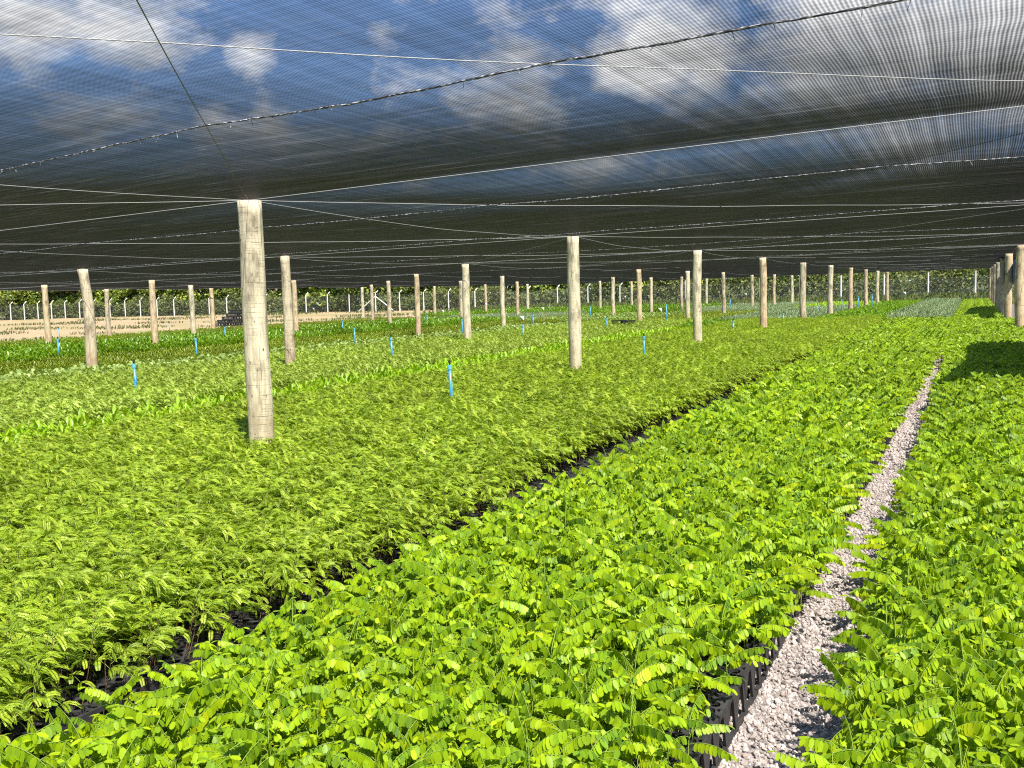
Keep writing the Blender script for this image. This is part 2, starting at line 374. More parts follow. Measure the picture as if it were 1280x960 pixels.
# cloud banks: azimuth (clockwise from the bed rows), elevation, half widths (degrees), weight
CL = [(-58,18.5,7,2.2,1.0),(-47,17.5,2.0,1.6,0.75),(-29,15.5,4.5,4.0,0.9),(-19,18,6,3.5,1.0),(-6,17.5,7,5.5,1.15),(3,16,6,6.5,1.2),
      (-13,12.5,6,2.0,0.8),(-24,10.5,5,1.5,0.55),(-50,12.5,12,2.2,0.6),(-22,13.5,16,2.0,0.45),(-2,9.5,14,3.0,0.6),(8,20,9,7,0.9),(20,18,14,10,1.0),(-35,26,9,4,0.8),(-5,33,18,6,0.9),(60,24,30,8,0.9),(120,22,40,9,0.8),(200,28,40,9,0.7)]
for a, e, wa, we, wt in CL:
    da = val(nt, 'DIVIDE', val(nt, 'SUBTRACT', az, deg(a if a <= 180 else a-360)), deg(wa))
    de = val(nt, 'DIVIDE', val(nt, 'SUBTRACT', el, deg(e)), deg(we))
    r2 = val(nt, 'ADD', val(nt, 'MULTIPLY', da, da), val(nt, 'MULTIPLY', de, de))
    g_ = val(nt, 'MULTIPLY', val(nt, 'EXPONENT', val(nt, 'MULTIPLY', r2, -0.8)), wt)
    acc = g_ if acc is None else val(nt, 'MAXIMUM', acc, g_)
mp = N(nt, 'ShaderNodeMapping'); mp.inputs['Scale'].default_value = (1, 1, 1.7); L(nt, dirv, mp.inputs['Vector'])
nz = noise(nt, 11, 7, mp.outputs[0], 0.58)
dens = val(nt, 'ADD', acc, val(nt, 'MULTIPLY_ADD', nz.outputs[0], 2.6, -1.36))
mask = ramp(nt, dens, [(0.22, (0,0,0)), (0.55, (0.45,0.45,0.45)), (0.95, (0.97,0.97,0.97))])
nz2 = noise(nt, 7, 4, mp.outputs[0])
cloudc = ramp(nt, nz2.outputs[0], [(0.3, (5.0,5.3,5.8)), (0.65, (11.0,11.0,11.1))])
skyc = mixc(nt, 1.0, sky.outputs[0], (0.86, 0.96, 1.12), 'MULTIPLY')
mixn = mixc(nt, mask, skyc, cloudc)
L(nt, mixn, bg.inputs[0]); bg.inputs[1].default_value = 0.095; L(nt, bg.outputs[0], wo.inputs[0])

# ------------------------------------------------------------------ ground
xs = np.unique(np.concatenate([np.linspace(-420, -140, 15), np.linspace(-140, 40, 91), np.linspace(40, 320, 15)]))
ys = np.unique(np.concatenate([np.linspace(-120, -20, 8), np.linspace(-20, 120, 71), np.linspace(120, 480, 15)]))
GX, GY = np.meshgrid(xs, ys); GZ = gz(GX, GY)
nx, ny = len(xs), len(ys)
idx = np.arange(nx*ny).reshape(ny, nx)
Q = np.stack([idx[:-1,:-1], idx[:-1,1:], idx[1:,1:], idx[1:,:-1]], -1).reshape(-1, 4)
ground = link('ground', mesh_np('ground', np.stack([GX, GY, GZ], -1).reshape(-1, 3), Q, [M['ground']]))
tag(ground, 'pale sandy ground with dry grass patches under and around the nursery', 'ground', kind='structure')

PX0, PX1 = -0.68, -0.33
yy = np.linspace(-1, 31, 65); pv = []
for y in yy:
    for x in (PX0-0.45, PX1+0.5): pv.append((x, y, gz(x, y)+0.006))
pq = [(2*i, 2*i+1, 2*i+3, 2*i+2) for i in range(len(yy)-1)]
tag(link('gravel_path', mesh_np('gravel_path', pv, pq, [M['path']])), 'narrow pale gravel path between the two bright beds', 'path', kind='structure')

# ------------------------------------------------------------------ plants (arrays: vertices, quads, material per quad)
class PB:
    def __init__(self): self.V = []; self.Q = []; self.M = []; self.T = []; self.n = 0; self.tint = 0.5
    def add(self, V, Q, m):
        V = np.asarray(V, float); self.T.append(np.full(len(V), self.tint)); Q = np.asarray(Q, int)
        self.V.append(V); self.Q.append(Q+self.n); self.M.append(np.full(len(Q), m)); self.n += len(V)
    def arrays(self): return np.concatenate(self.V), np.concatenate(self.Q), np.concatenate(self.M), np.concatenate(self.T)
    def merge(self, arr, mat4=None, off=(0,0,0), mshift=0):
        V, Q, m, T = arr; self.T.append(T)
        self.V.append(V); self.Q.append(Q+self.n); self.M.append(m+mshift); self.n += len(V)
def unit(v): return v/np.linalg.norm(v)
def leaflet(pb, base, d, nrm, ln, w, fold=0.15, curl=0.1, mat=0):
    d = unit(d); s = unit(np.cross(d, nrm)); n = np.cross(s, d)
    P = [base, base+d*ln*0.5-n*ln*curl*0.3, base+d*ln-n*ln*curl]
    prof = [(0.13, 0.70), (0.5, 1.0), (0.88, 0.74)]
    for sg in (1, -1):
        for t, ww in prof:
            P.append(base+d*ln*t+s*sg*w*0.5*ww+n*(w*0.5*ww*fold-ln*curl*t*t))
    pb.add(P, [(0,3,4,1),(1,4,5,2),(0,1,7,6),(1,2,8,7)], mat)
def blade(pb, base, d, nrm, ln, w, mat=0):
    d = unit(d); s = unit(np.cross(d, nrm))
    pb.add([base, base+d*ln*0.45+s*w*0.5, base+d*ln, base+d*ln*0.45-s*w*0.5], [(0,1,2,3)], mat)
def stalk(pb, pts, r0, r1, mat=1):
    pts = np.asarray(pts); n = len(pts); V = []; Qs = []
    for i, p in enumerate(pts):
        d = unit(pts[min(i+1, n-1)]-pts[max(i-1, 0)])
        ref = np.array([0,0,1.]) if abs(d[2]) < 0.9 else np.array([1.,0,0])
        a = unit(np.cross(d, ref)); b = np.cross(d, a); r = r0+(r1-r0)*i/(n-1)
        for k in range(3): V.append(p+(a*math.cos(k*2.094)+b*math.sin(k*2.094))*r)
    for i in range(n-1):
        for k in range(3):
            k2 = (k+1) % 3; Qs.append((i*3+k, i*3+k2, (i+1)*3+k2, (i+1)*3+k))
    pb.add(V, Qs, mat)
def arch(start, az_, e0, e1, ln, n=7):
    pts = [np.array(start, float)]
    for i in range(n-1):
        e = e0+(e1-e0)*(i/(n-2))
        pts.append(pts[-1]+np.array([math.cos(az_)*math.cos(e), math.sin(az_)*math.cos(e), math.sin(e)])*ln/(n-1))
    return np.array(pts)
def along(pts, t):
    f = t*(len(pts)-1); i = min(int(f), len(pts)-2); u = f-i
    return pts[i]*(1-u)+pts[i+1]*u, unit(pts[i+1]-pts[i])

def pinnate_frond(rs, start, az_, e0, e1, ln, pairs, lf):
    pb = PB(); pts = arch(start, az_, e0, e1, ln)
    stalk(pb, pts, 0.0014, 0.0007, 1)
    droop = rs.uniform(0.95, 1.55); pb.tint = float(np.clip(rs.normal(0.5, 0.27), 0, 1))
    side0 = np.array([-math.sin(az_), math.cos(az_), 0])
    for i in range(pairs):
        t = 0.22+0.78*i/(pairs-0.5); p, d = along(pts, t)
        sz = lf*(0.80+0.3*math.sin(PI*min(1, t*0.9)))*rs.uniform(0.88, 1.1)
        for sg in (1, -1):
            dr = droop+rs.normal(0, 0.16)
            dd = side0*sg*math.cos(dr)+np.array([0,0,-1])*math.sin(dr)+d*(0.16+rs.normal(0, 0.1))
            nn = side0*sg*math.sin(dr)+np.array([0,0,1])*math.cos(dr)
            leaflet(pb, p+side0*sg*0.001, dd, nn, sz, sz*0.53*rs.uniform(0.9, 1.1), 0.12, rs.uniform(0.0, 0.14))
    p, d = along(pts, 1.0)
    leaflet(pb, p, d+np.array([0,0,-0.3]), np.array([0,0,1.]), lf*1.0, lf*0.55)
    return pb.arrays()
def pinnate_parts(seed, hi=1.0):
    rs = np.random.default_rng(seed); fr = []
    h = rs.uniform(0.11, 0.20)*hi; st = PB()
    top = np.array([rs.normal(0, 0.012), rs.normal(0, 0.012), h])
    stalk(st, [np.zeros(3), top*0.5+np.array([rs.normal(0, .004), rs.normal(0, .004), 0]), top], 0.0022, 0.0014, 1)
    n = rs.integers(8, 11); a0 = rs.uniform(0, 6.28)
    for k in range(n):
        u = k/(n-1); a = a0+k*2.4+rs.normal(0, 0.25)
        s = top*(0.55+0.45*u)
        e0 = 0.25+0.85*u+rs.normal(0, 0.12); e1 = -0.35+0.55*u+rs.normal(0, 0.15)
        fr.append(pinnate_frond(rs, s, a, e0, e1, rs.uniform(0.11, 0.175)*(1-0.25*u), rs.integers(9, 12), rs.uniform(0.0215, 0.0295)))
    return st.arrays(), fr

def feather_frond(rs, start, az_, e0, e1, ln, pinnae, lf):
    pb = PB(); pts = arch(start, az_, e0, e1, ln, 5)
    stalk(pb, pts, 0.0011, 0.0006, 1)
    side0 = np.array([-math.sin(az_), math.cos(az_), 0])
    for i in range(pinnae):
        t = 0.35+0.65*i/max(1, pinnae-1); p, d = along(pts, t)
        for sg in (1, -1):
            aa = az_+sg*rs.uniform(0.25, 0.85)
            el_ = rs.uniform(-0.2, 0.45)
            pl = rs.uniform(0.042, 0.072); pb.tint = float(rs.uniform(0.12, 0.88))
            q = arch(p, aa, el_, el_-rs.uniform(0.5, 1.2), pl, 4)
            s2 = np.array([-math.sin(aa), math.cos(aa), 0]); nl = 13
            tw = rs.normal(0, 0.5)
            for j in range(nl):
                pp, dd = along(q, 0.08+0.92*j/(nl-1))
                for s3 in (1, -1):
                    ll = lf*(0.65+0.5*math.sin(PI*(j+1)/(nl+1)))
                    sv = s2*math.cos(tw)+np.array([0,0,1])*math.sin(tw)
                    blade(pb, pp, sv*s3+dd*0.55+np.array([0,0,0.12]), np.cross(dd, sv), ll, ll*0.56)
    return pb.arrays()
LEAN = math.radians(62)      # the soft fronds lie over to one side
def feather_parts(seed):
    rs = np.random.default_rng(seed); fr = []; st = PB()
    h = rs.uniform(0.16, 0.27); top = np.array([0.02+rs.normal(0, 0.012), 0.02+rs.normal(0, 0.012), h])
    stalk(st, [np.zeros(3), top*0.5+np.array([rs.normal(0, .005), rs.normal(0, .005), 0]), top], 0.0019, 0.0011, 2)
    n = rs.integers(5, 8)
    for k in range(n):
        u = k/(n-1); a = LEAN+rs.normal(0, 1.3); s = top*(0.62+0.38*u)
        fr.append(feather_frond(rs, s, a, 0.45+0.55*u+rs.normal(0, .15), -0.45+rs.normal(0, .2), rs.uniform(0.06, 0.10), rs.integers(2, 4), rs.uniform(0.0075, 0.0105)))
    return st.arrays(), fr
def whole(parts):
    pb = PB(); pb.merge(parts[0])
    for f in parts[1]: pb.merge(f)
    return pb.arrays()
def simple_plant(seed, h, nl, ln, wr, e_lo, e_hi, droop, spread=1.0):
    rs = np.random.default_rng(seed); pb = PB()
    top = np.array([rs.normal(0, .01), rs.normal(0, .01), h]); stalk(pb, [np.zeros(3), top*0.5, top], 0.002, 0.0012, 1)
    a0 = rs.uniform(0, 6.28)
    for k in range(nl):
        u = (k+0.5)/nl; a = a0+k*2.4; e = e_lo+(e_hi-e_lo)*u+rs.normal(0, .15); L_ = ln*rs.uniform(0.75, 1.15)
        d = np.array([math.cos(a)*math.cos(e)*spread, math.sin(a)*math.cos(e)*spread, math.sin(e)])
        n_ = np.array([-math.cos(a)*math.sin(e), -math.sin(a)*math.sin(e), math.cos(e)])
        b = top*(0.35+0.65*u)
        leaflet(pb, b+d*ln*0.12, d, n_, L_, L_*wr, 0.25, droop*rs.uniform(0.6, 1.3))
    return pb.arrays()

def scatter_patch(plants, w, l, spacing, seed, zj=0.03, rotlim=PI, tilt=0.12):
    """one clump of seedlings, w by l metres, as one mesh"""
    rs = np.random.default_rng(seed); VV = []; QQ = []; MM = []; TT = []; n = 0
    nx_, ny_ = max(1, round(w/spacing)), max(1, round(l/spacing))
    for i in range(nx_):
        for j in range(ny_):
            V, Qd, m, T = plants[rs.integers(len(plants))]; TT.append(np.clip(T+rs.normal(0, 0.14), 0, 1))
            a = rs.uniform(-rotlim, rotlim); s = rs.uniform(0.82, 1.18); ca, sa = math.cos(a)*s, math.sin(a)*s
            x = ((i+0.5)/nx_-0.5)*w+rs.normal(0, spacing*0.2); y = ((j+0.5)/ny_-0.5)*l+rs.normal(0, spacing*0.2)
            W = np.empty_like(V); tx, ty = rs.normal(0, tilt, 2)
            W[:,0] = V[:,0]*ca-V[:,1]*sa+x+V[:,2]*tx; W[:,1] = V[:,0]*sa+V[:,1]*ca+y+V[:,2]*ty; W[:,2] = V[:,2]*s*rs.uniform(0.9, 1.1)+rs.uniform(-zj, zj*0.3)
            VV.append(W); QQ.append(Qd+n); MM.append(m); n += len(V)
    return np.concatenate(VV), np.concatenate(QQ), np.concatenate(MM), np.concatenate(TT)

def instancer(name, pts, rots, scls, var, protos, label, cat, group=None):
    """one stuff object: geometry nodes set the prototypes' meshes on the points of this object's own mesh"""
    me = bpy.data.meshes.new(name); me.vertices.add(len(pts)); me.vertices.foreach_set('co', np.asarray(pts, np.float32).ravel())
    for nm, typ, arr in (('rot', 'FLOAT_VECTOR', rots), ('scl', 'FLOAT_VECTOR', scls), ('var', 'INT', var)):
        at = me.attributes.new(nm, typ, 'POINT')
        at.data.foreach_set('vector' if typ == 'FLOAT_VECTOR' else 'value', np.asarray(arr, np.float32 if typ == 'FLOAT_VECTOR' else np.int32).ravel())
    o = link(name, me)
    ng = bpy.data.node_groups.new(name+'_nodes', 'GeometryNodeTree')
    ng.interface.new_socket('Geometry', in_out='INPUT', socket_type='NodeSocketGeometry'); ng.interface.new_socket('Geometry', in_out='OUTPUT', socket_type='NodeSocketGeometry')
    gi = ng.nodes.new('NodeGroupInput'); go = ng.nodes.new('NodeGroupOutput'); jn = ng.nodes.new('GeometryNodeJoinGeometry')
    def attr(nm, dt):
        a = ng.nodes.new('GeometryNodeInputNamedAttribute'); a.data_type = dt; a.inputs['Name'].default_value = nm; return a.outputs['Attribute']
    ra, sa, va = attr('rot', 'FLOAT_VECTOR'), attr('scl', 'FLOAT_VECTOR'), attr('var', 'INT')
    e2r = ng.nodes.new('FunctionNodeEulerToRotation'); ng.links.new(ra, e2r.inputs[0])
    for i, me_p in enumerate(protos):
        src = bpy.data.objects.new(name+'_clump', me_p)
        oi = ng.nodes.new('GeometryNodeObjectInfo'); oi.inputs['Object'].default_value = src; oi.inputs['As Instance'].default_value = False
        cmp_ = ng.nodes.new('FunctionNodeCompare'); cmp_.data_type = 'INT'; cmp_.operation = 'EQUAL'
        ng.links.new(va, cmp_.inputs[2]); cmp_.inputs[3].default_value = i
        ip = ng.nodes.new('GeometryNodeInstanceOnPoints')
        ng.links.new(gi.outputs[0], ip.inputs['Points']); ng.links.new(cmp_.outputs[0], ip.inputs['Selection'])
        ng.links.new(oi.outputs['Geometry'], ip.inputs['Instance']); ng.links.new(e2r.outputs[0], ip.inputs['Rotation']); ng.links.new(sa, ip.inputs['Scale'])
        ng.links.new(ip.outputs[0], jn.inputs[0])
    ng.links.new(jn.outputs[0], go.inputs[0])
    md = o.modifiers.new('scatter', 'NODES'); md.node_group = ng
    return tag(o, label, cat, group, 'stuff')

TRAY_Z = 0.17
pin_parts = [pinnate_parts(100+i) for i in range(9)]; pin_whole = [whole(p) for p in pin_parts]
fea_parts = [feather_parts(200+i) for i in range(8)]; fea_whole = [whole(p) for p in fea_parts]
PM = [M['pinnate'], M['stalk'], M['stem']]; FM = [M['feather'], M['stalk'], M['stem']]

def bed_patches(name, kindmats, plants, x0, x1, y0, y1, size, spacing, label, cat='seedlings', nvar=4, rotlim=PI, spin=True, zj=0.03, z0=TRAY_Z, hscale=1.0, tilt=0.12):
    protos = []
    nxp, nyp = max(1, round((x1-x0)/size)), max(1, round((y1-y0)/size)); w, l = (x1-x0)/nxp, (y1-y0)/nyp
    for v in range(nvar):
        a = scatter_patch(plants, w, l, spacing, hash((name, v)) % 9999 if False else 31*v+len(name)*7, zj, rotlim, tilt)
        protos.append(mesh_np(name+'_clump', a[0], a[1], kindmats, a[2], tint=a[3]))
    pts, rot, scl, var = [], [], [], []
    rs = np.random.default_rng(len(name)*13+int(y0*7))
    for i in range(nxp):
        for j in range(nyp):
            x, y = x0+(i+.5)*w, y0+(j+.5)*l
            px = to_px((x, y, gz(x, y)+0.4))
            if px[2] < 0.3 or px[0] < -900-800/px[2] or px[0] > 2100+800/px[2]: continue
            pts.append((x, y, gz(x, y)+z0)); rot.append((-SB*0+math.atan(SB), -math.atan(SA), PI*rs.integers(2) if spin else 0.0))
            hs = hscale*rs.uniform(0.92, 1.08); scl.append((1.0, 1.0, hs)); var.append(rs.integers(nvar))
    return instancer(name, pts, rot, scl, var, protos, label, cat)

# near part of the three front beds: single plants, the largest in view as things of their own
def near_points(x0, x1, y0, y1, sp, seed, lim=None):
    rs = np.random.default_rng(seed); out = []
    nx_, ny_ = round((x1-x0)/sp), round((y1-y0)/sp)
    for i in range(nx_):
        for j in range(ny_):
            x = x0+(i+.5)*(x1-x0)/nx_+rs.normal(0, sp*0.18); y = y0+(j+.5)*(y1-y0)/ny_+rs.normal(0, sp*0.18)
            px = to_px((x, y, gz(x, y)+0.36))
            if px[2] < 0.25 or not (-1100 < px[0] < 2100) or px[1] > 2000: continue
            if lim is not None and not lim(x, y, rs): continue
            out.append((x, y, px[2], -60 < px[0] < 1340 and px[1] < 1010))
    return out
def plant_things(pts, n_ind, parts, wholes, mats, root_name, label_of, group_of, stuff_name, stuff_label, spin_lim, seed, s_lo=0.85, s_hi=1.15):
    rs = np.random.default_rng(seed)
    pts = sorted(pts, key=lambda p: (not p[3], p[2]))
    stem_me = [mesh_np('stem', *p[0][:2], mats, p[0][2], tint=p[0][3]) for p in parts]
    frond_me = [[mesh_np('frond', *f[:2], mats, f[2], tint=f[3]) for f in p[1]] for p in parts]
    for x, y, _, _v in pts[:n_ind]:
        i = rs.integers(len(parts))
        o = link(root_name, stem_me[i], None, (x, y, float(gz(x, y))+TRAY_Z-0.01)); s = rs.uniform(s_lo, s_hi)
        o.rotation_euler = (rs.normal(0, 0.07), rs.normal(0, 0.07), rs.uniform(-spin_lim, spin_lim)); o.scale = (s, s, s*rs.uniform(0.92, 1.08))
        tag(o, label_of(x, y), 'seedling', group_of(x, y))
        for fm in frond_me[i]:
            link('frond', fm, o)
    rest = pts[n_ind:]
    if rest:
        wm = [mesh_np(stuff_name+'_plant', *w[:2], mats, w[2], tint=w[3]) for w in wholes]
        P_ = [(x, y, float(gz(x, y))+TRAY_Z-0.01) for x, y, *_ in rest]
        R = [(rs.normal(0, 0.07), rs.normal(0, 0.07), rs.uniform(-spin_lim, spin_lim)) for _ in rest]
        S = [(s, s, s*rs.uniform(0.92, 1.08)) for s in rs.uniform(s_lo, s_hi, len(rest))]
        instancer(stuff_name, P_, R, S, rs.integers(0, len(wm), len(rest)), wm, stuff_label, 'seedlings')

NEAR = 4.6
MB0, MB1 = -2.29, -0.675        # bright bed left of the path
RB0, RB1 = -0.295, 0.98         # bright bed right of the path
gap = lambda x, y, rs: True
pts_main = near_points(MB0, MB1, 0.55, NEAR, 0.076, 1, lambda x, y, rs: not (x > -0.80 and y < 3.1) or rs.random() < 0.4)
pts_right = near_points(RB0, RB1, 0.55, NEAR, 0.076, 2)
pts_main += near_points(-0.69, -0.61, 3.2, NEAR, 0.08, 11, lambda x, y, rs: rs.random() < 0.4)
pts_right += near_points(-0.40, -0.29, 2.2, NEAR, 0.08, 12, lambda x, y, rs: rs.random() < 0.18)
plant_things(pts_main+pts_right, 300, pin_parts, pin_whole, PM, 'pinnate_seedling',
    lambda x, y: 'bright green seedling with drooping oval leaflets in the dense bed ' + ('left of the gravel path' if x < -0.5 else 'right of the gravel path'),
    lambda x, y: 'near bright seedlings ' + ('left of the path' if x < -0.5 else 'right of the path'),
    'pinnate_seedlings', 'mass of bright green seedlings just behind the nearest ones, both sides of the path', PI, 5)
FB0, FB1 = -7.30, -2.57
def thin_edge(x, y, rs): return x < -2.86 or rs.random() < 0.55
pts_f = near_points(FB0, FB1, 0.9, NEAR, 0.060, 3, thin_edge)
plant_things(pts_f, 300, fea_parts, fea_whole, FM, 'feathery_seedling',
    lambda x, y: 'thin-stemmed feathery seedling at the near right edge of the fine-leaved bed',
    lambda x, y: 'near feathery seedlings',
    'feathery_seedlings', 'carpet of feathery seedlings just behind the nearest feathery ones', 1.0, 6)

# the beds beyond
bed_patches('bright_bed_foliage', PM, pin_whole, MB0, MB1-0.01, NEAR, 9.4, 0.8, 0.075, 'bright yellow-green bed of seedlings left of the gravel path, nearer stretch')
bed_patches('bright_bed_foliage', PM, pin_whole, MB0-0.10, -0.645, 9.4, 16.0, 0.8, 0.075, 'bright yellow-green bed of seedlings left of the gravel path, middle stretch')
bed_patches('bright_bed_foliage', PM, pin_whole, MB0-0.14, -0.57, 16.0, 29.6, 0.8, 0.075, 'bright yellow-green bed of seedlings left of the gravel path, farther stretch')
bed_patches('right_bed_foliage', PM, pin_whole, RB0, RB1, NEAR, 9.4, 0.65, 0.075, 'bright bed between the gravel path and right row of posts, nearer stretch')
bed_patches('right_bed_foliage', PM, pin_whole, RB0-0.02, RB1, 9.4, 16.0, 0.65, 0.075, 'bright bed between the gravel path and right row of posts, largely in shadow')
bed_patches('right_bed_foliage', PM, pin_whole, RB0-0.10, RB1, 16.0, 29.8, 0.65, 0.075, 'bright bed between the gravel path and right row of posts, farther stretch')
bed_patches('far_bright_bed_foliage', PM, pin_whole, -0.55, 0.75, 30.8, 59, 1.3, 0.09, 'far bright block of seedlings beside the grey-green bed', nvar=2)
bed_patches('feathery_bed_foliage', FM, fea_whole, FB0, FB1-0.20, NEAR, 29.5, 0.76, 0.061, 'wide carpet of feathery olive-green seedlings around the nearest row of posts', nvar=5, rotlim=0.8, spin=False)
lime = [simple_plant(300+i, 0.19, 10, 0.105, 0.30, 0.35, 1.2, 0.18) for i in range(5)]
bed_patches('lime_strip_foliage', [M['lime'], M['stalk'], M['stem']], lime, -8.15, -7.35, 1.5, 24, 0.8, 0.095, 'strip of upright lime-green lance-shaped leaves beyond the feathery carpet', nvar=3)
WM_ = [M['wispy'], M['stalk'], M['stem']]
bed_patches('wispy_bed_foliage', WM_, fea_whole, -12.9, -8.3, 2.5, 29.5, 1.15, 0.075, 'paler wispy bed of fine leaves behind the lime-green strip', nvar=4, rotlim=1.0, spin=False, hscale=1.08)
rnd = [simple_plant(340+i, 0.17, 8, 0.085, 0.80, 0.1, 0.9, 0.2) for i in range(5)]
bed_patches('round_leaf_foliage', [M['pale'], M['stalk'], M['stem']], rnd, -15.7, -13.2, 3.5, 29.5, 1.25, 0.10, 'strip of pale round-leaved seedlings behind the wispy bed', nvar=3)
olv = [simple_plant(360+i, 0.18, 14, 0.055, 0.42, 0.1, 1.0, 0.15) for i in range(5)]
OM = [M['olive'], M['stalk'], M['stem']]
bed_patches('olive_bed_foliage', OM, olv, -19.4, -16.3, 5, 33, 1.5, 0.085, 'low dark olive bed of small leaves in front of the bright broad-leaved bed', nvar=3, hscale=0.95)
brd = [simple_plant(380+i, 0.21, 9, 0.12, 0.42, 0.3, 1.15, 0.2) for i in range(5)]
BM = [M['broad'], M['stalk'], M['stem']]
bed_patches('broad_leaf_foliage', BM, brd, -26.3, -20.2, 7, 36, 1.5, 0.12, 'bed of glossy broad leaves before the last olive strip', nvar=3)
bed_patches('last_olive_foliage', OM, olv, -33.0, -27.2, 10, 40, 1.9, 0.10, 'last olive strip of seedlings along the sand', nvar=2)
gry = [simple_plant(400+i, 0.23, 13, 0.075, 0.24, 0.2, 1.2, 0.1) for i in range(5)]
GM = [M['grey'], M['stalk'], M['stem']]
bed_patches('grey_bed_foliage', GM, gry, -2.65, -0.75, 30.6, 59, 0.95, 0.075, 'grey-green narrow-leaved bed at the end of the bright bed', nvar=3, hscale=1.12)
bed_patches('far_green_foliage', BM, brd, -5.0, -3.0, 30.4, 59, 1.0, 0.11, 'far leafy green bed left of the grey-green bed', nvar=2, hscale=0.9)
bed_patches('far_grey_strip_foliage', GM, gry, -8.6, -5.4, 30.8, 47, 1.6, 0.09, 'far grey-green strip behind the feathery carpet', nvar=2)
bed_patches('far_lime_foliage', [M['lime'], M['stalk'], M['stem']], lime, -9.0, -5.4, 48, 59, 1.8, 0.12, 'far yellow-green strip before the back fence', nvar=2)
bed_patches('middle_olive_foliage', OM, olv, -12.6, -9.0, 30.5, 43, 1.8, 0.095, 'olive green bed behind the black crate on the seedlings', nvar=2)
bed_patches('middle_grey_foliage', GM, gry, -14.6, -9.4, 44, 59, 1.8, 0.11, 'grey-green patch of the far middle beds', nvar=2)
bed_patches('middle_pale_foliage', [M['pale'], M['stalk'], M['stem']], rnd, -19.0, -13.2, 34, 43, 1.9, 0.12, 'pale leafy patch among the far middle beds', nvar=2)
bed_patches('middle_broad_foliage', BM, brd, -24.5, -15.2, 44.5, 59, 2.3, 0.14, 'glossy leafy block of the far middle beds', nvar=2, hscale=1.1)
bed_patches('left_grey_foliage', GM, gry, -26.5, -19.8, 37.2, 43.6, 1.7, 0.11, 'grey-green block beyond the broad-leaved bed', nvar=2)
bed_patches('left_broad_foliage', BM, brd, -33.0, -25.2, 44.5, 58, 2.2, 0.15, 'leafy block near the far left corner of the net', nvar=2, hscale=1.15)
bed_patches('lime_end_foliage', BM, brd, -8.4, -7.4, 24.6, 29.6, 1.0, 0.11, 'short green bed where the lime-green strip ends', nvar=2)
bed_patches('side_bed_foliage', PM, pin_whole, 1.50, 2.75, 3.0, 29.5, 0.65, 0.09, 'bright seedlings right of the right row of posts', nvar=2)

# ------------------------------------------------------------------ trays
def tray_meshes():
    W_, L_ = 0.40, 0.60; nx_, ny_ = 6, 9
    pl = MB(); cx, cy = W_/nx_, L_/ny_; r = 0.019
    for i in range(nx_):
        for j in range(ny_):
            x, y = -W_/2+(i+.5)*cx, -L_/2+(j+.5)*cy
            outer = []; inner = []; low = []
            for k in range(8):
                t = PI/8+k*PI/4; c, s = math.cos(t), math.sin(t); f = 0.5/max(abs(c), abs(s))
                outer.append((x+c*f*cx, y+s*f*cy, 0.0)); inner.append((x+c*r, y+s*r, 0.0)); low.append((x+c*r, y+s*r, -0.012))
            for k in range(8):
                k2 = (k+1) % 8
                pl.add([outer[k], outer[k2], inner[k2], inner[k]], [(0,1,2,3)]); pl.add([inner[k], inner[k2], low[k2], low[k]], [(0,1,2,3)])
    plate = pl.mesh('plate', M['tray'])
    sides = []
    for sg in (1, -1):
        s = MB(); X = sg*W_/2
        s.box((X, 0, -0.006), (0.010, L_-0.004, 0.018)); s.box((X, 0, -TRAY_Z+0.014), (0.014, L_-0.004, 0.028))
        for k in range(5):
            y = -L_/2+0.05+k*(L_-0.10)/4
            s.hexa([(X-0.005, y-0.009, -TRAY_Z+0.028), (X+0.005, y-0.009, -TRAY_Z+0.028), (X+0.005, y+0.009, -TRAY_Z+0.028), (X-0.005, y+0.009, -TRAY_Z+0.028),
                    (X-0.005, y-0.046, -0.015), (X+0.005, y-0.046, -0.015), (X+0.005, y+0.046, -0.015), (X-0.005, y+0.046, -0.015)])
        sides.append(s.mesh('side_frame', M['tray']))
    ends = []
    for sg in (1, -1):
        e = MB(); Yv = sg*L_/2; e.box((0, Yv, -0.006), (W_-0.03, 0.008, 0.018)); e.box((0, Yv, -TRAY_Z+0.014), (W_-0.03, 0.010, 0.026))
        for k in range(4):
            x = -W_/2+0.06+k*(W_-0.12)/3
            e.hexa([(x-.008, Yv-.004, -TRAY_Z+.027), (x+.008, Yv-.004, -TRAY_Z+.027), (x+.008, Yv+.004, -TRAY_Z+.027), (x-.008, Yv+.004, -TRAY_Z+.027),
                    (x-.026, Yv-.004, -.015), (x+.026, Yv-.004, -.015), (x+.026, Yv+.004, -.015), (x-.026, Yv+.004, -.015)])
        ends.append(e.mesh('end_frame', M['tray']))
    t = MB(); t.tube([(0,0,-0.14), (0,0,-0.10), (0,0,0.004), (0,0,0.012)], [0.006, 0.011, 0.0185, 0.0195], 10, False)
    t.add([(0.016*math.cos(k*PI/4), 0.016*math.sin(k*PI/4), 0.002) for k in range(8)], [tuple(range(8))])
    return plate, sides, ends, t.mesh('tube', M['tray'], True)
T_PLATE, T_SIDES, T_ENDS, T_TUBE = tray_meshes()
TILT = (math.atan(SB), -math.atan(SA), 0)
def place_tray(x, y, label, group, tube_cols=()):
    o = link('seedling_tray', T_PLATE, None, (x, y, float(gz(x, y))+TRAY_Z)); o.rotation_euler = TILT
    tag(o, label, 'tray', group)
    for s in T_SIDES: link('side_frame', s, o)
    for s in T_ENDS: link('end_frame', s, o)
    for i in tube_cols:
        for j in range(9):
            if random.random() < 0.62:
                tb = link('tube', T_TUBE, o); tb.location = (-0.2+(i+.5)*0.4/6, -0.3+(j+.5)*0.6/9, 0)
